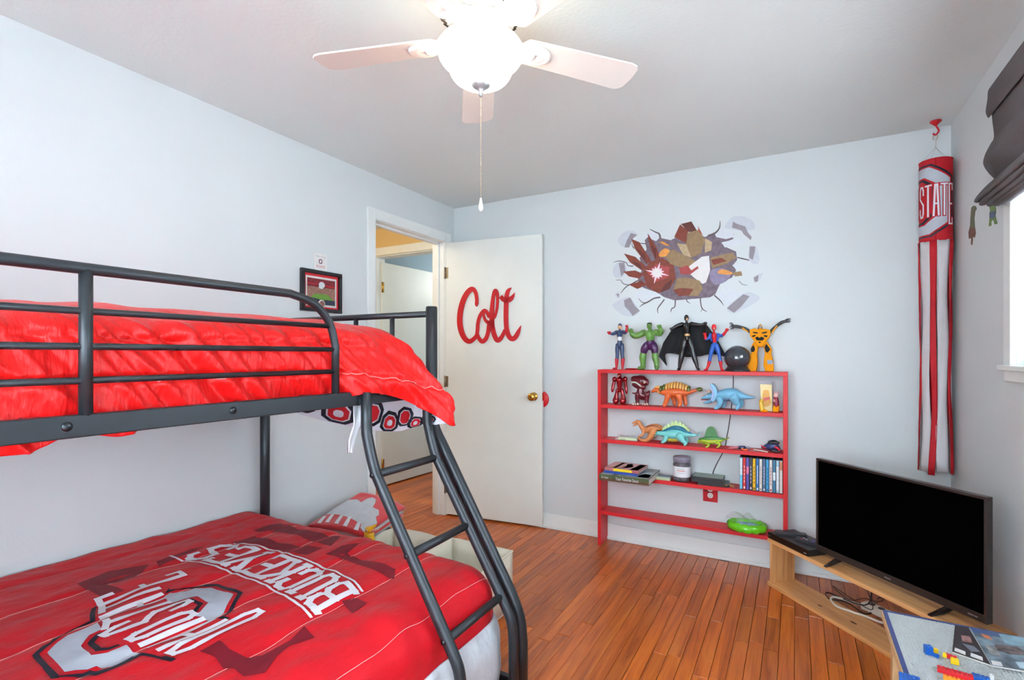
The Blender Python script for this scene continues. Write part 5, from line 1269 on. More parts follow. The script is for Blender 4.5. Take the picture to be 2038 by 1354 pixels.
def ex(f, b):
    f.part('sail', plate([(1092, 1250), (1100, 1200), (1112, 1160), (1130, 1140), (1156, 1136), (1180, 1148), (1198, 1180), (1212, 1220), (1232, 1250), (1160, 1262)], -.004, .004, Y3s, smooth=3), t_gr)
    f.part('back', limb([(1052, 1250, 0, 12), (1100, 1246, 0, 18), (1160, 1246, 0, 20), (1220, 1248, 0, 16), (1270, 1250, 0, 8)], Y3s), t_gr)
    f.part('jaw', limb([(1072, 1276, 0, 9), (1050, 1282, 0, 7), (1036, 1284, 0, 4)], Y3s), t_lime); f.part('eye', ball((1060, 1252), 3.5, 3.5, Y3s, dy=-.010), t_black)
dino('dimetro', 'lime toy dinosaur with tall green sail on the third board', t_lime, [(1038, 1268, 0, 10), (1062, 1262, 0, 20), (1100, 1268, 0, 24), (1150, 1272, 0, 30), (1200, 1268, 0, 26), (1240, 1262, 0, 16), (1280, 1250, .004, 9), (1312, 1238, .006, 5)], t_lime,
     [[(1110, 1280, -.020, 14), (1138, 1290, -.028, 11), (1130, 1308, -.034, 9), (1116, 1312, -.040, 7)], [(1208, 1278, -.018, 16), (1232, 1288, -.026, 12), (1226, 1308, -.030, 9), (1212, 1314, -.036, 7)], [(1090, 1284, .018, 13), (1080, 1308, .022, 8)], [(1220, 1284, .018, 13), (1236, 1306, .022, 8)]], ex, ZS[3], Y3s)
# little blue/red figure lying down and a dark blue toy creature
f = Item('toy_figurine', 'small blue and red toy figure lying flat on the third board', 'figurine', ZS[3])
f.part('body', limb([(1450, 148, 0, 15), (1420, 148, 0, 16), (1392, 146, 0, 12)], 3.275, TR2), pl('navy2', (40, 54, 104))); f.part('head', ball((1485, 150), 13, 12, 3.275, TR2), pl('grey_head', (150, 156, 176)))
f.part('leg', limb([(1392, 144, -.006, 9), (1350, 148, -.008, 8), (1316, 152, -.008, 7)], 3.275, TR2), pl('red_white', (206, 110, 124))); f.part('leg', limb([(1392, 150, .008, 9), (1350, 146, .010, 8), (1318, 142, .010, 7)], 3.275, TR2), pl('red_white', (206, 110, 124)))
f.part('arm', limb([(1430, 156, -.012, 8), (1456, 164, -.018, 8), (1474, 162, -.018, 7)], 3.275, TR2), t_or); f.done()
MB().tube([tuple(V((1535, 158), 3.268, TR2) * 1), tuple(V((1600, 168), 3.262, TR2)), tuple(V((1662, 182), 3.256, TR2))], [.0045, .004, .003], 8).build('white_stick', pl('stick', (222, 212, 200)), None, label='thin white stick lying on the right of the third board', cat='stick')
f = Item('toy_creature', 'dark blue and red spiky toy creature at the right end of the third board', 'toy', ZS[3])
t_nv = pl('ink_blue', (40, 60, 110)); 
f.part('body', limb([(1612, 150, 0, 10), (1650, 145, 0, 26), (1690, 140, 0, 40), (1730, 145, 0, 34), (1765, 172, 0, 14)], 3.29, TR2, n=12), t_nv)
f.part('head', limb([(1690, 105, -.006, 22), (1722, 104, -.008, 24), (1752, 108, -.010, 14)], 3.29, TR2), t_black); f.part('jaw', limb([(1716, 140, -.014, 12), (1742, 146, -.018, 11), (1772, 176, -.018, 8)], 3.29, TR2), t_red2)
for (x, y) in ((1664, 92), (1676, 84), (1706, 82)): f.part('spike', limb([(x + 8, y + 20, 0, 8), (x, y, 0, 2)], 3.29, TR2, sm=1), t_nv)
f.part('claw', limb([(1640, 150, -.012, 8), (1616, 140, -.016, 7), (1602, 122, -.018, 3)], 3.29, TR2), t_red2); f.part('foot', limb([(1700, 172, -.014, 14), (1740, 182, -.018, 12), (1776, 180, -.018, 9)], 3.29, TR2), t_black)
f.done()

# ---------------------------------------------------------------- fourth board
z4 = ZS[4]
def book(name, label, x0, x1, y0, y1, z0, z1, cover, pages, spine=None, words=(), rz=0.0, cat='book', extra=None, group=None):
    cx, cy = (x0 + x1) / 2, (y0 + y1) / 2
    t = thing(name, label, cat, (cx, cy, z0), rz, group); M = _MAT[t.name]; w, d, h = x1 - x0, y1 - y0, z1 - z0; c = .0022
    bk = MB(); bk.box(-w / 2, w / 2, -d / 2, d / 2, 0, c, M); bk.box(-w / 2, w / 2, -d / 2, d / 2, h - c, h, M); bk.box(-w / 2, w / 2, -d / 2, -d / 2 + c, c, h - c, M); bk.build('cover', cover, t)
    MB().box(-w / 2 + .003, w / 2 - .003, -d / 2 + c, d / 2 - .003, c, h - c, M).build('pages', pages, t)
    if spine: MB().box(-w / 2 + spine[0] * w, -w / 2 + spine[1] * w, -d / 2 - .0006, -d / 2, spine[2] * h, spine[3] * h, M).build('spine_band', spine[4], t)
    for txt, a0, a1, b0, b1, mm in words:
        text_mb(txt, lambda u, v: M @ Vector((-w / 2 + (a0 + (a1 - a0) * u) * w, -d / 2 - .0011, (b0 + (b1 - b0) * v) * h))).build('spine_lettering', mm, t)
    for (pts, mm) in (extra or ()):
        MB().prism(pts, lambda u, v, dd: M @ Vector((-w / 2 + u * w, -d / 2 + v * d, h + dd)), .0001, .0005).build('cover_print', mm, t)
    return t
m_pg = mat('paper_pages', (216, 214, 206), .8)
bk1 = book('storybook', 'large green hardback storybook at the bottom of the book stack', -1.078, -.768, 3.072, 3.365, z4 + .0005, z4 + .038, mat('book_green', (82, 92, 58), .45, var=.2, scale=14), m_pg,
     spine=(0, 1, .0, .45, mat('book_brown', (96, 66, 40), .5)), words=(('Dr. Seuss', .05, .19, .38, .72, m_wht), ('Your Favorite Seuss', .34, .80, .28, .78, m_wht)),
     extra=(([(.02, .02), (.98, .02), (.98, .98), (.02, .98)], mat('book_cover_art', (158, 166, 168), .5, var=.35, scale=16)), ([(.24, .04), (.34, .04), (.36, .12), (.26, .12)], m_red2), ([(.42, .04), (.52, .04), (.54, .12), (.44, .12)], m_red2), ([(.60, .04), (.70, .04), (.72, .12), (.62, .12)], m_red2), ([(.72, .1), (.96, .1), (.96, .4), (.8, .45)], mat('book_art_white', (206, 200, 200), .5))))
book('paperback', 'thin blue paperback in the middle of the book stack', -1.062, -.848, 3.118, 3.322, z4 + .0385, z4 + .053, mat('book_blue', (46, 76, 160), .4, var=.1), m_pg, words=(('Story Book', .1, .4, .25, .7, m_wht),) if False else ())
book('paperback', 'yellow spined paperback with colourful cover on top of the book stack', -1.058, -.838, 3.124, 3.330, z4 + .0535, z4 + .070, mat('book_mauve', (190, 110, 110), .4, var=.15, scale=20), m_pg,
     spine=(.26, .80, .02, .95, pl('spine_yellow', (242, 212, 40))), rz=-.03,
     extra=(([(.02, .02), (.98, .02), (.98, .98), (.02, .98)], mat('cover_pinkgrey', (200, 150, 146), .4, var=.2, scale=24)), ([(.2, .1), (.3, .1), (.34, .95), (.24, .95)], pl('cover_straw', (214, 186, 110))), ([(.42, .2), (.55, .2), (.72, .5), (.56, .85), (.42, .8), (.5, .5)], pl('cover_orange', (196, 128, 84))), ([(.7, .05), (.95, .05), (.97, .9), (.8, .9)], pl('cover_sky', (122, 164, 190)))))
dk = Item('card_deck', 'small deck of cards with a grey back beside the jar', 'card deck', z4 + .0004)
kx = onZ(*TR2((740, 420)), z4).x
dk.part('cards', MB().box(kx - .045, kx + .04, 3.255, 3.318, z4, z4 + .018), mat('deck_side', (178, 188, 150), .6, var=.2, scale=40, stretch=(1, 1, 40))); dk.part('top_card', MB().box(kx - .043, kx + .042, 3.256, 3.32, z4 + .018, z4 + .021), mat('deck_top', (126, 144, 160), .5, var=.2, scale=40))
dk.done()
jr = Item('storage_jar', 'clear plastic jar with white label and grey lid', 'jar', z4 + .0004)
jc = V((890, 400), 3.305, TR2)
jr.part('jar_wall', MB().lathe([(.047, 0), (.052, .003), (.053, .012), (.053, .104), (.048, .116), (.047, .122)], (jc.x, jc.y, z4), 32), mat('clear_plastic', (225, 225, 235), .06, trans=.9, var=0, ior=1.15))
jr.part('contents', MB().lathe([(.001, .003), (.048, .004), (.049, .03), (.049, .098), (.03, .108), (.001, .104)], (jc.x, jc.y, z4), 28), mat('mixed_contents', (116, 106, 108), .7, var=.7, scale=110, bump=.6, bscale=120))
ld = jr.part('lid', MB().lathe([(.001, .150), (.050, .150), (.052, .148), (.052, .140), (.0535, .139), (.0535, .134), (.052, .133), (.052, .124), (.050, .120), (.001, .120)], (jc.x, jc.y, z4), 36), mat('lid_grey', (150, 142, 160), .25, alpha=.92))
ag0 = math.atan2(-jc.y, -jc.x); lb = [[(jc.x + .0537 * math.cos(ag0 + q * 1.45 / 8 - .1), jc.y + .0537 * math.sin(ag0 + q * 1.45 / 8 - .1), z4 + z_) for q in range(-8, 9)] for z_ in (.03, .052, .074, .094)]
lo = jr.part('label', MB().grid(lb), mat('label_white', (232, 232, 236), .6))
for (w_, z0_, z1_, mm) in (('birthday', .078, .086, pl('ink_green', (90, 150, 130))), ('MEMORY', .066, .074, pl('ink_red', (214, 90, 80))), ('jar of', .052, .060, pl('ink_grey', (140, 150, 160)))):
    pass
for (u0_, u1_, z0_, z1_, mm) in ((-.55, .25, .080, .083, pl('ink_green', (110, 160, 140))), (-.6, .3, .068, .072, pl('ink_red', (220, 110, 100))), (-.5, .2, .056, .058, pl('ink_grey', (150, 156, 166)))):
    jr.part('label_line', MB().grid([[(jc.x + .0541 * math.cos(ag0 + u0_ + (u1_ - u0_) * q / 6), jc.y + .0541 * math.sin(ag0 + u0_ + (u1_ - u0_) * q / 6), z4 + z_) for q in range(7)] for z_ in (z0_, z1_)]), mm, lo)
jr.done()
# stacked black disc cases lying flat + cotton swabs
m_case = mat('case_black', (44, 48, 52), .3, var=.05)
cs = []
for i, (x0, y0, z0, lab, rz) in enumerate(((1300, 3.262, .0005, 'black disc case at the bottom of the flat stack', .10), (1262, 3.262, .016, 'black disc case in the middle of the flat stack', .02), (1258, 3.262, .0315, 'black disc case with green sleeve on top of the flat stack', .0))):
    cxx = onZ(*TR2((1140 if i else 1185, 440)), z4).x - (.0 if i else -.004)
    t = thing('disc_case', lab, 'disc case', (cxx, 3.318, z4 + z0), rz, 'black disc cases stacked on the fourth board'); M = _MAT[t.name]
    MB().box(-.088, .088, -.066, .060, 0, .0148, M).build('case', m_case, t, .0015)
    MB().box(-.080, .086, -.060, .056, .0148, .0153, M).build('sleeve', mat('case_sleeve', (124, 138, 118) if i == 2 else (52, 56, 60), .3, var=.25, scale=30) if i == 2 else mat('case_sleeve_dark', (56, 60, 64), .3), t)
cxx = onZ(*TR2((1290, 470)), z4).x
for i, (dx, r) in enumerate(((0, .5), (.006, .2), (-.004, .8))):
    s = Item('cotton_swab', ('cotton swab with yellow stick nearest the disc cases', 'cotton swab with yellow stick in the middle beside the disc cases', 'cotton swab with yellow stick reaching the shelf edge')[i], 'cotton swab', z4 + .0004 + i * .006, 'cotton swabs beside the disc cases')
    p0 = Vector((cxx + dx - .01 * i, 3.33 - .01 * i, z4 + .006)); p1 = p0 + Vector((.05 * math.cos(r), -.06 * math.sin(r) - .02, 0))
    s.part('stick', MB().tube([p0, p1], .0016, 6), pl('swab_yellow', (226, 186, 70))); s.part('tip', MB().ell(p1, (.004, .004, .0034)), pl('swab_tip', (226, 160, 110))); s.part('tip', MB().ell(p0, (.004, .004, .0034)), pl('swab_tip', (226, 160, 110))); s.done()
# upright disc cases
specs = [((112, 196, 226), (224, 236, 240), 'pale turquoise and white spine, leftmost'), ((214, 44, 48), (240, 220, 214), 'bright red spine'), ((92, 82, 170), (232, 120, 160), 'violet and pink spine'), ((56, 58, 72), (206, 206, 214), 'charcoal spine with white marks'), ((238, 190, 30), (90, 70, 30), 'yellow spine'),
         ((40, 112, 178), (210, 224, 236), 'mid blue spine beside the yellow one'), ((222, 218, 208), (170, 150, 150), 'cream spine left of the slate one'), ((74, 106, 146), (190, 206, 222), 'slate blue spine'), ((58, 160, 210), (30, 80, 130), 'bright cyan spine'), ((226, 222, 218), (160, 70, 60), 'white spine with a small red mark'),
         ((64, 124, 160), (220, 232, 238), 'steel blue spine with a white plate'), ((166, 200, 214), (224, 232, 234), 'pale blue spine next to the rightmost'), ((206, 206, 196), (196, 130, 96), 'greyish cream spine, rightmost')]
dx0, dx1 = -.2875, -.0645
dw = (dx1 - dx0) / 13
for i, (c1, c2, d_) in enumerate(specs):
    x0 = dx0 + i * dw; t = thing('disc_case', 'upright disc case with ' + d_, 'disc case', (x0 + dw / 2, 3.322, z4 + .0004), 0, 'upright disc cases on the fourth board')
    hh = .190
    MB().box(x0 + .0006, x0 + dw - .0006, 3.256, 3.380, z4 + .0004, z4 + hh).build('case', mat('case_dark', (40, 46, 54), .3), t, .001)
    ma, mb_ = mat('spine_a%d' % i, c1, .35, var=.08, scale=60), mat('spine_b%d' % i, c2, .35, var=.1, scale=60)
    MB().box(x0 + .0018, x0 + dw - .0018, 3.2546, 3.256, z4 + .004, z4 + hh - .004).build('spine_sleeve', ma, t)
    r_ = random.Random(i)
    if i in (0, 2, 10, 11, 12):
        a_, b_ = ((.45, .95), 0, (.5, .72), 0, 0, 0, 0, 0, 0, 0, (.38, .62), (.1, .8), (.7, .95))[i]
        MB().box(x0 + .0022, x0 + dw - .0022, 3.2540, 3.2546, z4 + hh * a_, z4 + hh * b_).build('spine_patch', mb_, t)
    else:
        n_ = r_.choice((5, 6, 7)); lt = MB()
        for q in range(n_):
            zc = z4 + hh * (.22 + .56 * q / n_); lt.box(x0 + .0068, x0 + dw - .0068, 3.2543, 3.2546, zc, zc + hh * .075)
        lt.build('spine_lettering', mb_, t, kind='stuff')
        MB().box(x0 + .0045, x0 + dw - .0045, 3.2540, 3.2546, z4 + .008, z4 + .020).build('spine_mark', mb_, t)
# ---------------------------------------------------------------- fifth board
z5 = ZS[5]
pcx = onZ(*TR2((1475, 880)), z5)
fr_ = Item('toy_frisbee', 'lime green inflatable ring toy with blue middle on the lowest board', 'toy', z5 + .0005)
cx, cy = pcx.x, 3.300
rg = MB().tube([(cx + .085 * math.cos(2 * PI * i / 36), cy - .01 + .066 * math.sin(2 * PI * i / 36), z5 + .026 + .003 * math.sin(i * 2.2)) for i in range(36)], [.024 + .0022 * math.sin(i * 1.9) for i in range(36)], 12, closed=True)
fr_.part('ring', rg, mat('lime_vinyl', (108, 206, 34), .25, coat=.3, var=.12, scale=40)); fr_.part('blue_middle', MB().ell((cx, cy - .01, z5 + .030), (.07, .052, .012)), mat('blue_film', (132, 176, 200), .2, var=.3, scale=60))
fr_.done()
bgm = MB().grid([[(cx - .12 + .17 * i / 12, 3.30 + .07 * j / 6, z5 + .050 + .022 * math.sin(i * .9 + j) * math.sin(PI * i / 12) + .028 * j / 6 * math.sin(PI * i / 12)) for i in range(13)] for j in range(7)])
bgm.build('plastic_bag', mat('clear_film', (245, 248, 250), .12, alpha=.22, var=0), None, label='crumpled clear plastic bag lying over the green ring toy', cat='plastic bag')
# ================================================================== TV BENCH, TV, TABLE
m_pine = wood('pine_board', (176, 112, 60), (220, 160, 100), (236, 184, 124), 'X', .5, world=False, freq=26, spread=.06)
U = Vector((.677, -.736)).normalized(); NV_ = Vector((.736, .677)).normalized(); BA = math.atan2(U.y, U.x)
P0 = Vector((-.154, 3.150)) + U * .025
bn = thing('tv_bench', 'low raw pine plank bench set across the corner', 'bench', (P0.x, P0.y, 0), BA)
BM = _MAT[bn.name]; BL = 1.04
MB().box(0, BL, 0, .165, 0, .021, BM).build('bottom_board', m_pine, bn, .0015)
MB().box(0, BL, 0, .175, .237, .257, BM).build('top_board', m_pine, bn, .0015)
m_pine2 = wood('pine_upright', (176, 112, 60), (220, 160, 100), (236, 184, 124), 'Z', .5, world=False, freq=26, spread=.06)
for x in (.012, BL - .032): MB().box(x, x + .02, .006, .150, .021, .237, BM).build('upright', m_pine2, bn, .0015)
kn_ = mat('knot', (92, 56, 30), .6)
for (x, y, r) in ((.30, .05, .008), (.47, .07, .011), (.74, .10, .007)):
    MB().lathe([(.001, .0211), (r, .0211), (r * .8, .0216), (.001, .0217)], n=14, M=BM @ Matrix.Translation((x, y, 0)) @ Matrix.Diagonal((1.6, .7, 1, 1))).build('knot', kn_, bn)
for (y, z, r) in ((.07, .165, .007), (.09, .12, .008)):
    MB().lathe([(.001, 0), (r, 0), (r * .8, .0006), (.001, .0007)], n=14, M=BM @ Matrix.Translation((.0119, y, z)) @ Matrix.Rotation(-PI / 2, 4, 'Y')).build('knot', kn_, bn)
# television
tvL = Vector((.087, 2.969)); tvR = Vector((.6015, 2.440)); tw = (tvR - tvL).length; ta = math.atan2((tvR - tvL).y, (tvR - tvL).x)
tv = thing('television', 'flat black television with blank screen on the pine bench', 'television', (tvL.x, tvL.y, .257), ta); TM = _MAT[tv.name]
m_bez = mat('tv_bezel', (50, 43, 41), .3, var=.05); m_scr = mat('tv_screen', (2, 2, 3), .9, var=0, spec=.01)
zb, zt = .028, .487
b1 = MB(); bz = .011
b1.box(0, tw, 0, .03, zb, zb + .030, TM); b1.box(0, tw, 0, .03, zt - bz, zt, TM); b1.box(0, bz, 0, .03, zb + .03, zt - bz, TM); b1.box(tw - bz, tw, 0, .03, zb + .03, zt - bz, TM)
bz_ = b1.build('bezel', m_bez, tv, .002)
MB().box(bz, tw - bz, .004, .02, zb + .03, zt - bz, TM).build('screen', m_scr, tv)
MB().box(.06, tw - .06, .03, .062, zb + .03, zt - .08, TM).build('rear_housing', m_bez, tv, .008)
MB().box(tw * .5 - .014, tw * .5 + .014, -.0006, 0, zb + .012, zb + .0165, TM).build('brand_mark', mat('tv_mark', (150, 146, 146), .4), bz_)
MB().box(tw - .062, tw - .043, -.0006, 0, zb + .012, zb + .016, TM).box(tw - .040, tw - .030, -.0006, 0, zb + .012, zb + .016, TM).build('brand_mark', mat('tv_mark', (150, 146, 146), .4), bz_)
for x in (.115, tw - .135):
    ft = MB(); s_ = 1 if x > .3 else -1
    ft.prism([(-.088, 0), (-.088, .005), (-.01, .030), (.0, .036), (.034, .036), (.05, .022), (.098, .005), (.098, 0), (.06, 0), (.02, .016), (-.03, .004)], lambda u, v, d: TM @ Vector((x + d + s_ * .035 * -abs(u) * 3, u + .012, v)), -.007, .007)
    ft.build('foot', m_bez, tv, .001)
# media box with remotes
bx_ = thing('disc_player', 'slim black disc player on the left end of the bench', 'disc player', tuple(BM @ Vector((.142, .088, .257))), BA); XM = _MAT[bx_.name]
MB().box(-.140, .138, -.085, .083, .002, .034, XM).build('housing', mat('player_black', (44, 43, 45), .35), bx_, .002)
MB().box(-.138, .136, -.0875, -.085, .003, .032, XM).build('front_panel', mat('player_front', (18, 18, 20), .15), bx_)
text_mb('LG', lambda u, v: XM @ Vector((-.132 + .012 * u, -.0882, .014 + .007 * v))).build('brand_mark', mat('tv_mark', (150, 146, 146), .4), bx_); MB().box(.110, .128, -.0882, -.0875, .010, .015, XM).build('badge', mat('tv_mark', (150, 146, 146), .4), bx_)
for sx in (-.11, .11): MB().box(sx - .01, sx + .01, -.04, .04, 0, .002, XM).build('rubber_foot', t_black, bx_)
def remote(label, c, rz, L_, w, accents):
    t = thing('remote_control', label, 'remote control', tuple(XM @ Vector((c[0], c[1], .0342))), BA + rz, 'remotes on the disc player'); M = _MAT[t.name]
    MB().prism([(-L_ / 2, -w * .36), (-L_ / 2 + .01, -w / 2), (L_ / 2 - .01, -w / 2), (L_ / 2, -w * .36), (L_ / 2, w * .36), (L_ / 2 - .01, w / 2), (-L_ / 2 + .01, w / 2), (-L_ / 2, w * .36)], lambda u, v, d: M @ Vector((u, v, d)), 0, .017).build('body', mat('remote_black', (56, 56, 60), .4), t, .003)
    for i in range(6):
        for j in range(3):
            mm = accents.get((i, j), t_char)
            MB().box(-L_ * .38 + i * L_ * .13, -L_ * .38 + i * L_ * .13 + .009, -w * .32 + j * w * .25, -w * .32 + j * w * .25 + .006, .017, .0185, M).build('button', mm, t)
remote('plain black remote control lying flat on the disc player', (-.060, -.010), .95, .15, .045, {})
remote('black remote control with purple and red buttons beside the television', (.062, -.012), .35, .13, .04, {(4, 0): pl('btn_purple', (90, 60, 170)), (4, 1): pl('btn_purple', (90, 60, 170)), (4, 2): pl('btn_purple', (90, 60, 170)), (1, 0): t_red2, (2, 1): t_white, (1, 2): t_white})
# cables and power strip behind the bench
m_cab = mat('black_cable', (26, 22, 20), .5); m_wc = mat('white_cable', (218, 208, 192), .5)
TGc = pretrace(1500, 1020, 1800, 1310)
def gz(p, z): return tuple(onZ(*TGc(p), z))
hang0 = BM @ Vector((.475, .195, .30)); fl0 = gz((655, 755), .006)
MB().tube(cr([tuple(hang0), tuple(BM @ Vector((.46, .19, .18))), tuple(BM @ Vector((.43, .18, .07))), gz((648, 700), .012), gz((655, 752), .024), gz((800, 780), .026), gz((960, 880), .006), gz((1030, 870), .006)], 6), .0028, 7).build('television_cable', m_cab, None, label='thick black cable hanging from the bench to the floor', cat='cable')
MB().tube(cr([tuple(BM @ Vector((.445, .20, .30))), tuple(BM @ Vector((.425, .195, .16))), tuple(BM @ Vector((.44, .205, .05))), gz((690, 640), .006), gz((830, 760), .005), gz((960, 748), .005), gz((1060, 775), .005), gz((1120, 770), .012), gz((1110, 740), .014), gz((1070, 760), .006), gz((1075, 830), .005)], 6), .0018, 6).build('looped_cable', m_cab, None, label='thin black cable looped on the floor behind the bench', cat='cable')
wcp = [gz((1160, 968), .028), gz((1100, 955), .028), gz((960, 900), .028), gz((800, 848), .028), gz((715, 812), .028), gz((672, 762), .028), gz((690, 738), .028), gz((760, 750), .028), gz((880, 790), .028), gz((1000, 828), .024)]
MB().tube(cr(wcp, 6), .0055, 9).build('extension_cable', m_wc, None, label='white extension cable bent in a loop on the lower bench board', cat='cable')
ps = onZ(*TGc((1120, 868)), .022)
pst = thing('power_strip', 'cream power strip lying on the floor behind the bench', 'power strip', (ps.x, ps.y, 0), BA + .12); PM = _MAT[pst.name]
MB().box(-.09, .14, -.026, .026, 0, .036, PM).build('housing', m_wc, pst, .006)
for i in range(4): MB().lathe([(.001, .036), (.014, .036), (.014, .0375), (.001, .0376)], n=16, M=PM @ Matrix.Translation((-.05 + i * .045, 0, 0))).build('socket', m_vent, pst)

# building-brick table
ZT = .50
TXa, TXb, TYa, TYb = .222, .668, 1.30, 1.868
TB2 = pretrace(1740, 1180, 2038, 2038)
tb = thing('play_table', 'small play table with grey studded baseplate and blue rim', 'play table', ((TXa + TXb) / 2, (TYa + TYb) / 2, 0))
m_tw = mat('table_wood', (206, 170, 124), .5, var=.12, scale=12, stretch=(1, 8, 1)); m_rim = mat('rim_blue', (62, 74, 126), .5); m_bp = mat('baseplate_grey', (186, 190, 190), .35, var=.02)
MB().box(TXa, TXb, TYa, TYb, ZT - .024, ZT - .002).build('table_top', m_tw, tb, .002)
rm = MB()
for q_ in ((TXa + .003, TXa + .013, TYa + .003, TYb - .003), (TXb - .013, TXb - .003, TYa + .003, TYb - .003), (TXa + .013, TXb - .013, TYb - .013, TYb - .003), (TXa + .013, TXb - .013, TYa + .003, TYa + .013)): rm.box(q_[0], q_[1], q_[2], q_[3], ZT - .002, ZT + .0012)
rm.build('rim', m_rim, tb)
bp_ = MB().box(TXa + .013, TXb - .013, TYa + .013, TYb - .013, ZT - .002, ZT).build('baseplate', m_bp, tb)
sd = MB(); x = TXa + .018
while x < TXb - .016:
    y = TYb - .018
    while y > TYa + .3 * 0 + .016:
        if y > 1.36:
            n6 = [(x + .0024 * math.cos(k * PI / 3), y + .0024 * math.sin(k * PI / 3)) for k in range(6)]
            sd.add([(a, b, ZT) for a, b in n6] + [(a, b, ZT + .0018) for a, b in n6], [(k, (k + 1) % 6, 6 + (k + 1) % 6, 6 + k) for k in range(6)] + [tuple(range(6, 12))])
        y -= .008
    x += .008
sd.build('studs', m_bp, bp_, kind='stuff', recalc=False)
for (x, y) in ((TXa + .02, TYa + .02), (TXb - .055, TYa + .02), (TXa + .02, TYb - .055), (TXb - .055, TYb - .055)): MB().box(x, x + .035, y, y + .035, 0, ZT - .024).build('leg', m_tw, tb, .002)
MB().box(TXa + .03, TXb - .03, TYa + .03, TYa + .05, ZT - .09, ZT - .024).build('apron', m_tw, tb); MB().box(TXa + .03, TXb - .03, TYb - .05, TYb - .03, ZT - .09, ZT - .024).build('apron', m_tw, tb)
BG = 'building bricks on the play table'
def brick(label, p, nx, ny, h, m, rz=0.0, z=None, T=TB2):
    c = onZ(*T(p), ZT + .004) if not isinstance(p, Vector) else p
    t = thing('toy_brick', label, 'toy brick', (c.x, c.y, z if z is not None else ZT + .0019), rz, BG); M = _MAT[t.name]; w, d = nx * .008 - .0002, ny * .008 - .0002
    MB().box(-w / 2, w / 2, -d / 2, d / 2, 0, h, M).build('block', m, t, .0004)
    for i in range(nx):
        for j in range(ny):
            MB().lathe([(.0024, h), (.0024, h + .0017), (.0001, h + .0018)], n=8, cap=False, M=M @ Matrix.Translation((-w / 2 + .004 + i * .008, -d / 2 + .004 + j * .008, 0))).build('stud', m, t)
    return t
q = lambda n, c: mat('brick_' + n, c, .3, var=.03)
bl, ye, re, og, gy, wh = q('blue', (24, 92, 182)), q('yellow', (246, 206, 30)), q('red', (206, 24, 34)), q('orange', (244, 140, 32)), q('grey', (150, 152, 146)), q('white', (226, 226, 224))
brick('tall blue brick farthest left on the baseplate', (735, 820), 2, 2, .0192, bl, .2)
brick('small yellow brick touching the tall blue brick', (815, 805), 2, 1, .0096, ye, .5)
brick('flat blue brick between the tall blue and small red bricks', (830, 860), 2, 1, .0064, bl, -.6)
brick('thin grey plate right of the flat blue brick', (890, 870), 1, 2, .0032, gy, .5)
brick('small red brick beside the yellow square brick', (1040, 890), 3, 1, .0096, re, -.35)
brick('tiny yellow brick at the tip of the small red brick', (962, 868), 1, 1, .0096, ye, -.35)
brick('square yellow brick in front of the black booklet', (1095, 950), 2, 2, .0096, ye, -.15)
brick('grey sloping plate behind the long red brick', (890, 1050), 3, 2, .0032, gy, .25)
o1 = brick('orange brick carrying the long red brick', (1120, 1200), 6, 2, .0096, og, -.14)
p_ = o1.location
brick('long red brick lying on the orange brick', Vector((p_[0] - .002, p_[1] + .004, 0)), 8, 2, .0096, re, -.14, z=ZT + .0019 + .0114)
brick('blue brick at the right end of the long red brick', (1450, 1185), 4, 2, .0096, bl, -.14)
brick('small white round-topped brick right of the blue brick', (1595, 1170), 1, 1, .0115, wh)
brick('large flat blue plate near the front left table corner', (480, 1185), 5, 4, .0064, bl, -.1)
# booklets
def booklet(label, pts, z, m, prints):
    w = [onZ(*TB2(p), z) for p in pts]; cx = sum(p.x for p in w) / 4; cy = sum(p.y for p in w) / 4
    t = thing('instruction_booklet', label, 'booklet', (cx, cy, z)); A_, B_, C_2, D_ = [p.xy for p in w]
    f_ = lambda u, v, d: Vector((*((A_ * (1 - u) + B_ * u) * (1 - v) + (D_ * (1 - u) + C_2 * u) * v), z + d))
    for i, mm in enumerate((m_pg, m)): MB().prism([(0, 0), (1, 0), (1, 1), (0, 1)], f_, .0 if i == 0 else .003, .003 if i == 0 else .0036).build('pages' if i == 0 else 'cover', mm, t)
    for i, (pp, mm) in enumerate(prints): MB().prism(pp, f_, .0036, .0039 + i * .00003).build('cover_print', mm, t)
    return t
c_dk = mat('booklet_black', (44, 42, 48), .3, var=.15, scale=8); c_sc = mat('booklet_scene', (112, 132, 146), .3, var=.7, scale=26)
booklet('dark grey instruction booklet lying under the brighter booklet', [(1098, 455), (1480, 540), (1610, 1010), (1062, 822)], ZT + .0022, c_dk,
        [([(.06, .84), (.34, .86), (.34, .97), (.05, .95)], mat('white_label', (222, 220, 218), .5)), ([(.48, .84), (.78, .86), (.78, .97), (.47, .95)], mat('white_label', (222, 220, 218), .5)), ([(.22, .34), (.5, .3), (.56, .5), (.26, .56)], mat('booklet_pic', (150, 110, 106), .4, var=.6, scale=60)), ([(.25, .62), (.6, .6), (.75, .72), (.5, .8)], mat('booklet_grey', (112, 118, 132), .4))])
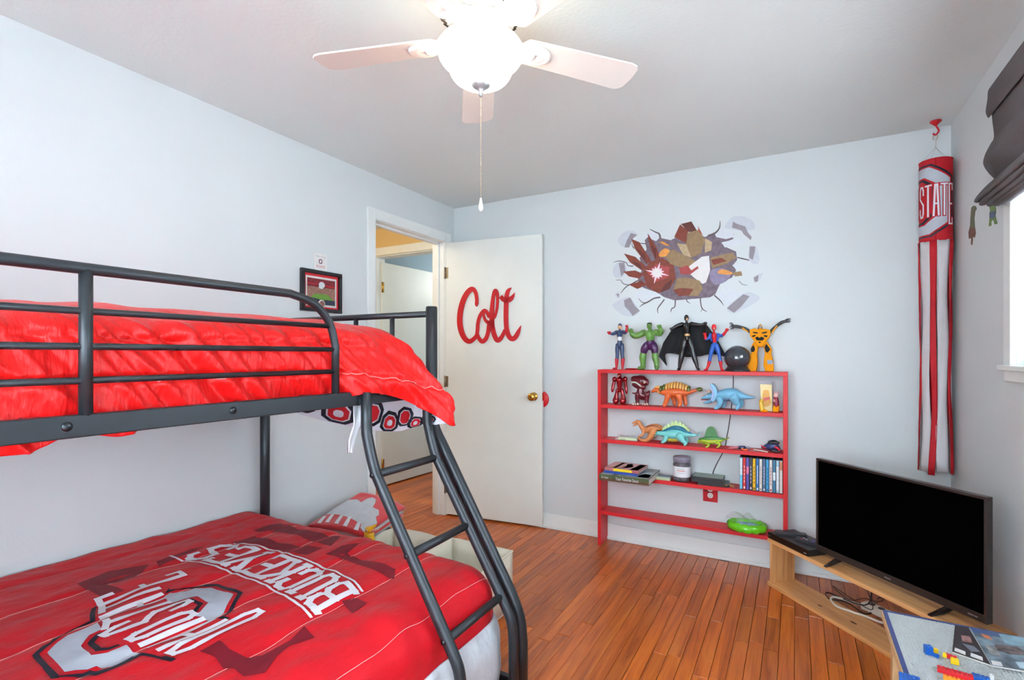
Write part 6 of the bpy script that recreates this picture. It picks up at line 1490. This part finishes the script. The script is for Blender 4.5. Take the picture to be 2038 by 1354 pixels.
booklet('blue grey battle scene instruction booklet on top at the right', [(1292, 488), (2180, 655), (2260, 1120), (1602, 1008)], ZT + .0062, c_sc,
        [([(.04, .88), (.24, .88), (.24, .985), (.02, .985)], mat('white_label', (222, 220, 218), .5)), ([(.0, .0), (.5, .0), (.45, .14), (.04, .16)], mat('booklet_blue', (60, 84, 130), .3, var=.4, scale=40)), ([(.45, .04), (.95, .02), (.9, .3), (.5, .3)], mat('booklet_sky', (140, 176, 192), .3, var=.3, scale=30)), ([(.3, .4), (.7, .35), (.85, .55), (.5, .62), (.25, .55)], mat('booklet_rubble', (104, 92, 92), .4, var=.7, scale=60)), ([(.1, .45), (.3, .5), (.3, .75), (.12, .7)], mat('booklet_stone', (150, 148, 146), .4, var=.5, scale=50)), ([(.55, .8), (.9, .75), (.95, .95), (.6, .95)], mat('booklet_ice', (176, 200, 212), .3, var=.2)), ([(.72, .7), (.9, .7), (.9, .78), (.75, .78)], mat('booklet_red', (170, 60, 56), .4)), ([(.14, .14), (.26, .16), (.3, .28), (.18, .26)], mat('booklet_flame', (206, 120, 80), .4, var=.4, scale=80))])
# ================================================================== BINS AND BLANKET
m_bin = mat('cream_cloth', (226, 220, 200), .85, var=.03, scale=20, bump=.08, bscale=160); m_bing = mat('grey_cloth', (128, 130, 138), .85, var=.04, scale=20, bump=.08, bscale=160)
def bin_(label, x0, x1, y0, y1, h, m, bow=.0, rz=0.0):
    cx, cy = (x0 + x1) / 2, (y0 + y1) / 2
    t = thing('storage_bin', label, 'storage bin', (cx, cy, .0005), rz, 'cloth storage bins at the foot of the bed'); M = _MAT[t.name]; w, d = (x1 - x0) / 2, (y1 - y0) / 2; th = .005
    MB().box(-w, w, -d, d, 0, .006, M).build('base', m, t)
    for (ax, s_) in (('x', -1), ('x', 1), ('y', -1), ('y', 1)):
        G = []
        for i in range(9):
            f_ = i / 8 * 2 - 1; r = []
            for k in range(5):
                z = .006 + (h - .006) * k / 4; o_ = bow * (1 - f_ * f_) * (k / 4)
                p = (f_ * w, s_ * (d + o_), z) if ax == 'y' else (s_ * (w + o_), f_ * d, z)
                r.append(tuple(M @ Vector(p)))
            G.append(r)
        MB().grid(G).build('side_panel', m, t, solid=th)
    rim = MB(); rp = []
    for (a, b) in ((-w, -d), (w, -d), (w, d), (-w, d)):
        rp.append((a, b))
    pts = []
    for i in range(4):
        a = Vector(rp[i]); b = Vector(rp[(i + 1) % 4]); n = Vector(((b - a).y, -(b - a).x)).normalized()
        for k in range(6):
            f_ = k / 6; pts.append(tuple(M @ Vector((*(a.lerp(b, f_) + n * bow * (1 - (2 * f_ - 1) ** 2)), h))))
    rim.tube(pts, .0045, 6, closed=True); rim.build('rim', m, t)
    return t
bin_('cream cloth bin standing empty on the right near the bedpost', -1.604, -1.236, 1.905, 2.238, .278, m_bin, .004)
bin_('cream cloth bin with a bowed rim beside the blanket', -1.985, -1.650, 1.80, 2.20, .278, m_bin, .028)
bin_('grey cloth bin holding up the folded blanket', -2.375, -2.03, 1.86, 2.30, .232, m_bing, .004)
# folded fleece blanket, leaning on the wall over the grey bin
bl_ = thing('folded_blanket', 'folded red and grey fleece blanket draped over the grey bin', 'blanket', (-2.18, 2.08, .28))
m_fl = mat('fleece_red', (214, 36, 44), .9, sheen=.5, bump=.12, bscale=120); m_flg = mat('fleece_grey', (192, 192, 196), .9, sheen=.4, bump=.12, bscale=120); m_flw = mat('fleece_white', (222, 220, 222), .9, sheen=.4)
A_, B_, C2, D_ = Vector((-2.325, 1.885, .325)), Vector((-2.27, 2.23, .438)), Vector((-2.03, 2.36, .352)), Vector((-1.935, 1.925, .345))
def blk(u, v, off=0.0):
    p = (A_ * (1 - u) + B_ * u) * (1 - v) + (D_ * (1 - u) + C2 * u) * v
    bulge = .034 * math.sin(PI * min(1, max(0, v))) ** .6 * (.55 + .45 * math.sin(PI * u)) + .006 * noise.noise(Vector((u * 4, v * 4, 3)))
    return p + Vector((0, 0, bulge + off))
G = [[tuple(blk(i / 24, j / 24)) for i in range(25)] for j in range(25)]
MB().grid(G).build('top_layer', m_fl, bl_, solid=.03)
for k in range(3):
    MB().grid([[tuple(blk(.02 + .96 * i / 16, .03 + .95 * j / 16, -.030 - .016 * k) + Vector((.004 * math.sin(k * 2), -.006 * k, 0))) for i in range(17)] for j in range(17)]).build('under_layer', (m_flg, m_fl, m_flg)[k], bl_, solid=.012)
# grey scalloped print and red/white fringe marks, placed in blanket coordinates
TL = pretrace(600, 960, 860, 1956)
cornr = [TL(p) for p in ((170, 620), (900, 170), (1440, 400), (800, 800))]
def inv_bil(px, py):
    u = v = .5
    for _ in range(30):
        def F(u, v): return tuple((cornr[0][e] * (1 - u) + cornr[1][e] * u) * (1 - v) + (cornr[3][e] * (1 - u) + cornr[2][e] * u) * v for e in (0, 1))
        fx0, fy0 = F(u, v); e = 1e-4; fu = F(u + e, v); fv = F(u, v + e)
        a, b, c, d = (fu[0] - fx0) / e, (fv[0] - fx0) / e, (fu[1] - fy0) / e, (fv[1] - fy0) / e; det = a * d - b * c
        if abs(det) < 1e-9: break
        rx, ry = px - fx0, py - fy0; u += (d * rx - b * ry) / det; v += (a * ry - c * rx) / det
    return (max(.01, min(.99, u)), max(.01, min(.99, v)))
def bpts(pts): return [inv_bil(*TL(p)) for p in pts]
patch = [bpts([(420, 500), (540, 400), (640, 320), (720, 305), (830, 330), (865, 405), (960, 330), (1030, 300), (1065, 340), (1040, 420), (990, 490), (1055, 520), (1040, 580), (995, 610), (1035, 690), (1000, 725), (830, 800), (780, 740), (800, 700), (700, 650), (620, 590), (510, 540)])]
drape(patch, lambda u, v: blk(u, v, .0022), .06).build('grey_patch', m_flg, bl_)
fr2 = []
for (x, y) in ((330, 590), (420, 600), (520, 640), (610, 680), (700, 740)): fr2.append(bpts([(x - 22, y + 40), (x + 60, y - 60), (x + 100, y - 55), (x + 20, y + 55)]))
drape(fr2, lambda u, v: blk(u, v, .003), .06).build('fringe_marks', m_flw, bl_, kind='stuff')
# yellow toy dinosaur peeking out of the bowed bin
ty = Item('toy_dinosaur', 'yellow toy creature with open pink mouth peeking over the bed edge', 'toy dinosaur')
TY = pretrace(600, 960, 860, 1956); Yt = 1.848
def L3(pts, mb=None, n=10): return limb(pts, Yt, TY, mb, n)
m_yl = pl('toy_amber', (240, 180, 40)); m_pk = pl('toy_pink', (232, 150, 140))
hd = ty.part('head', L3([(990, 795, 0, 42), (1030, 790, 0, 46), (1060, 770, 0, 30)]), m_yl); ty.part('upper_beak', L3([(1060, 765, 0, 26), (1095, 742, 0, 20), (1118, 724, 0, 9)]), m_yl, hd); ty.part('lower_beak', L3([(1060, 820, 0, 20), (1112, 812, 0, 20), (1156, 800, 0, 10)]), m_pk, hd)
ty.part('eye', ball((1008, 800), 15, 17, Yt, TY, -.0135, 8), t_eye, hd); ty.part('pupil', ball((1010, 801), 7, 8, Yt, TY, -.0165, 4), t_black, hd)
hp_ = V((1010, 830), Yt, TY)
ty.part('neck', MB().tube(cr([tuple(hp_), (hp_.x, hp_.y + .015, hp_.z - .08), (hp_.x - .01, hp_.y + .05, hp_.z - .18), (hp_.x - .01, hp_.y + .08, .07)], 4), [.024] * 4 + [.022] * 4 + [.03] * 5, 10), m_yl)
ty.part('body', MB().ell((hp_.x - .01, hp_.y + .10, .06), (.05, .07, .052)), m_yl)
for p in ty.p: p[1].v = [(v[0], v[1], v[2] + .028) for v in p[1].v]
ty.done()
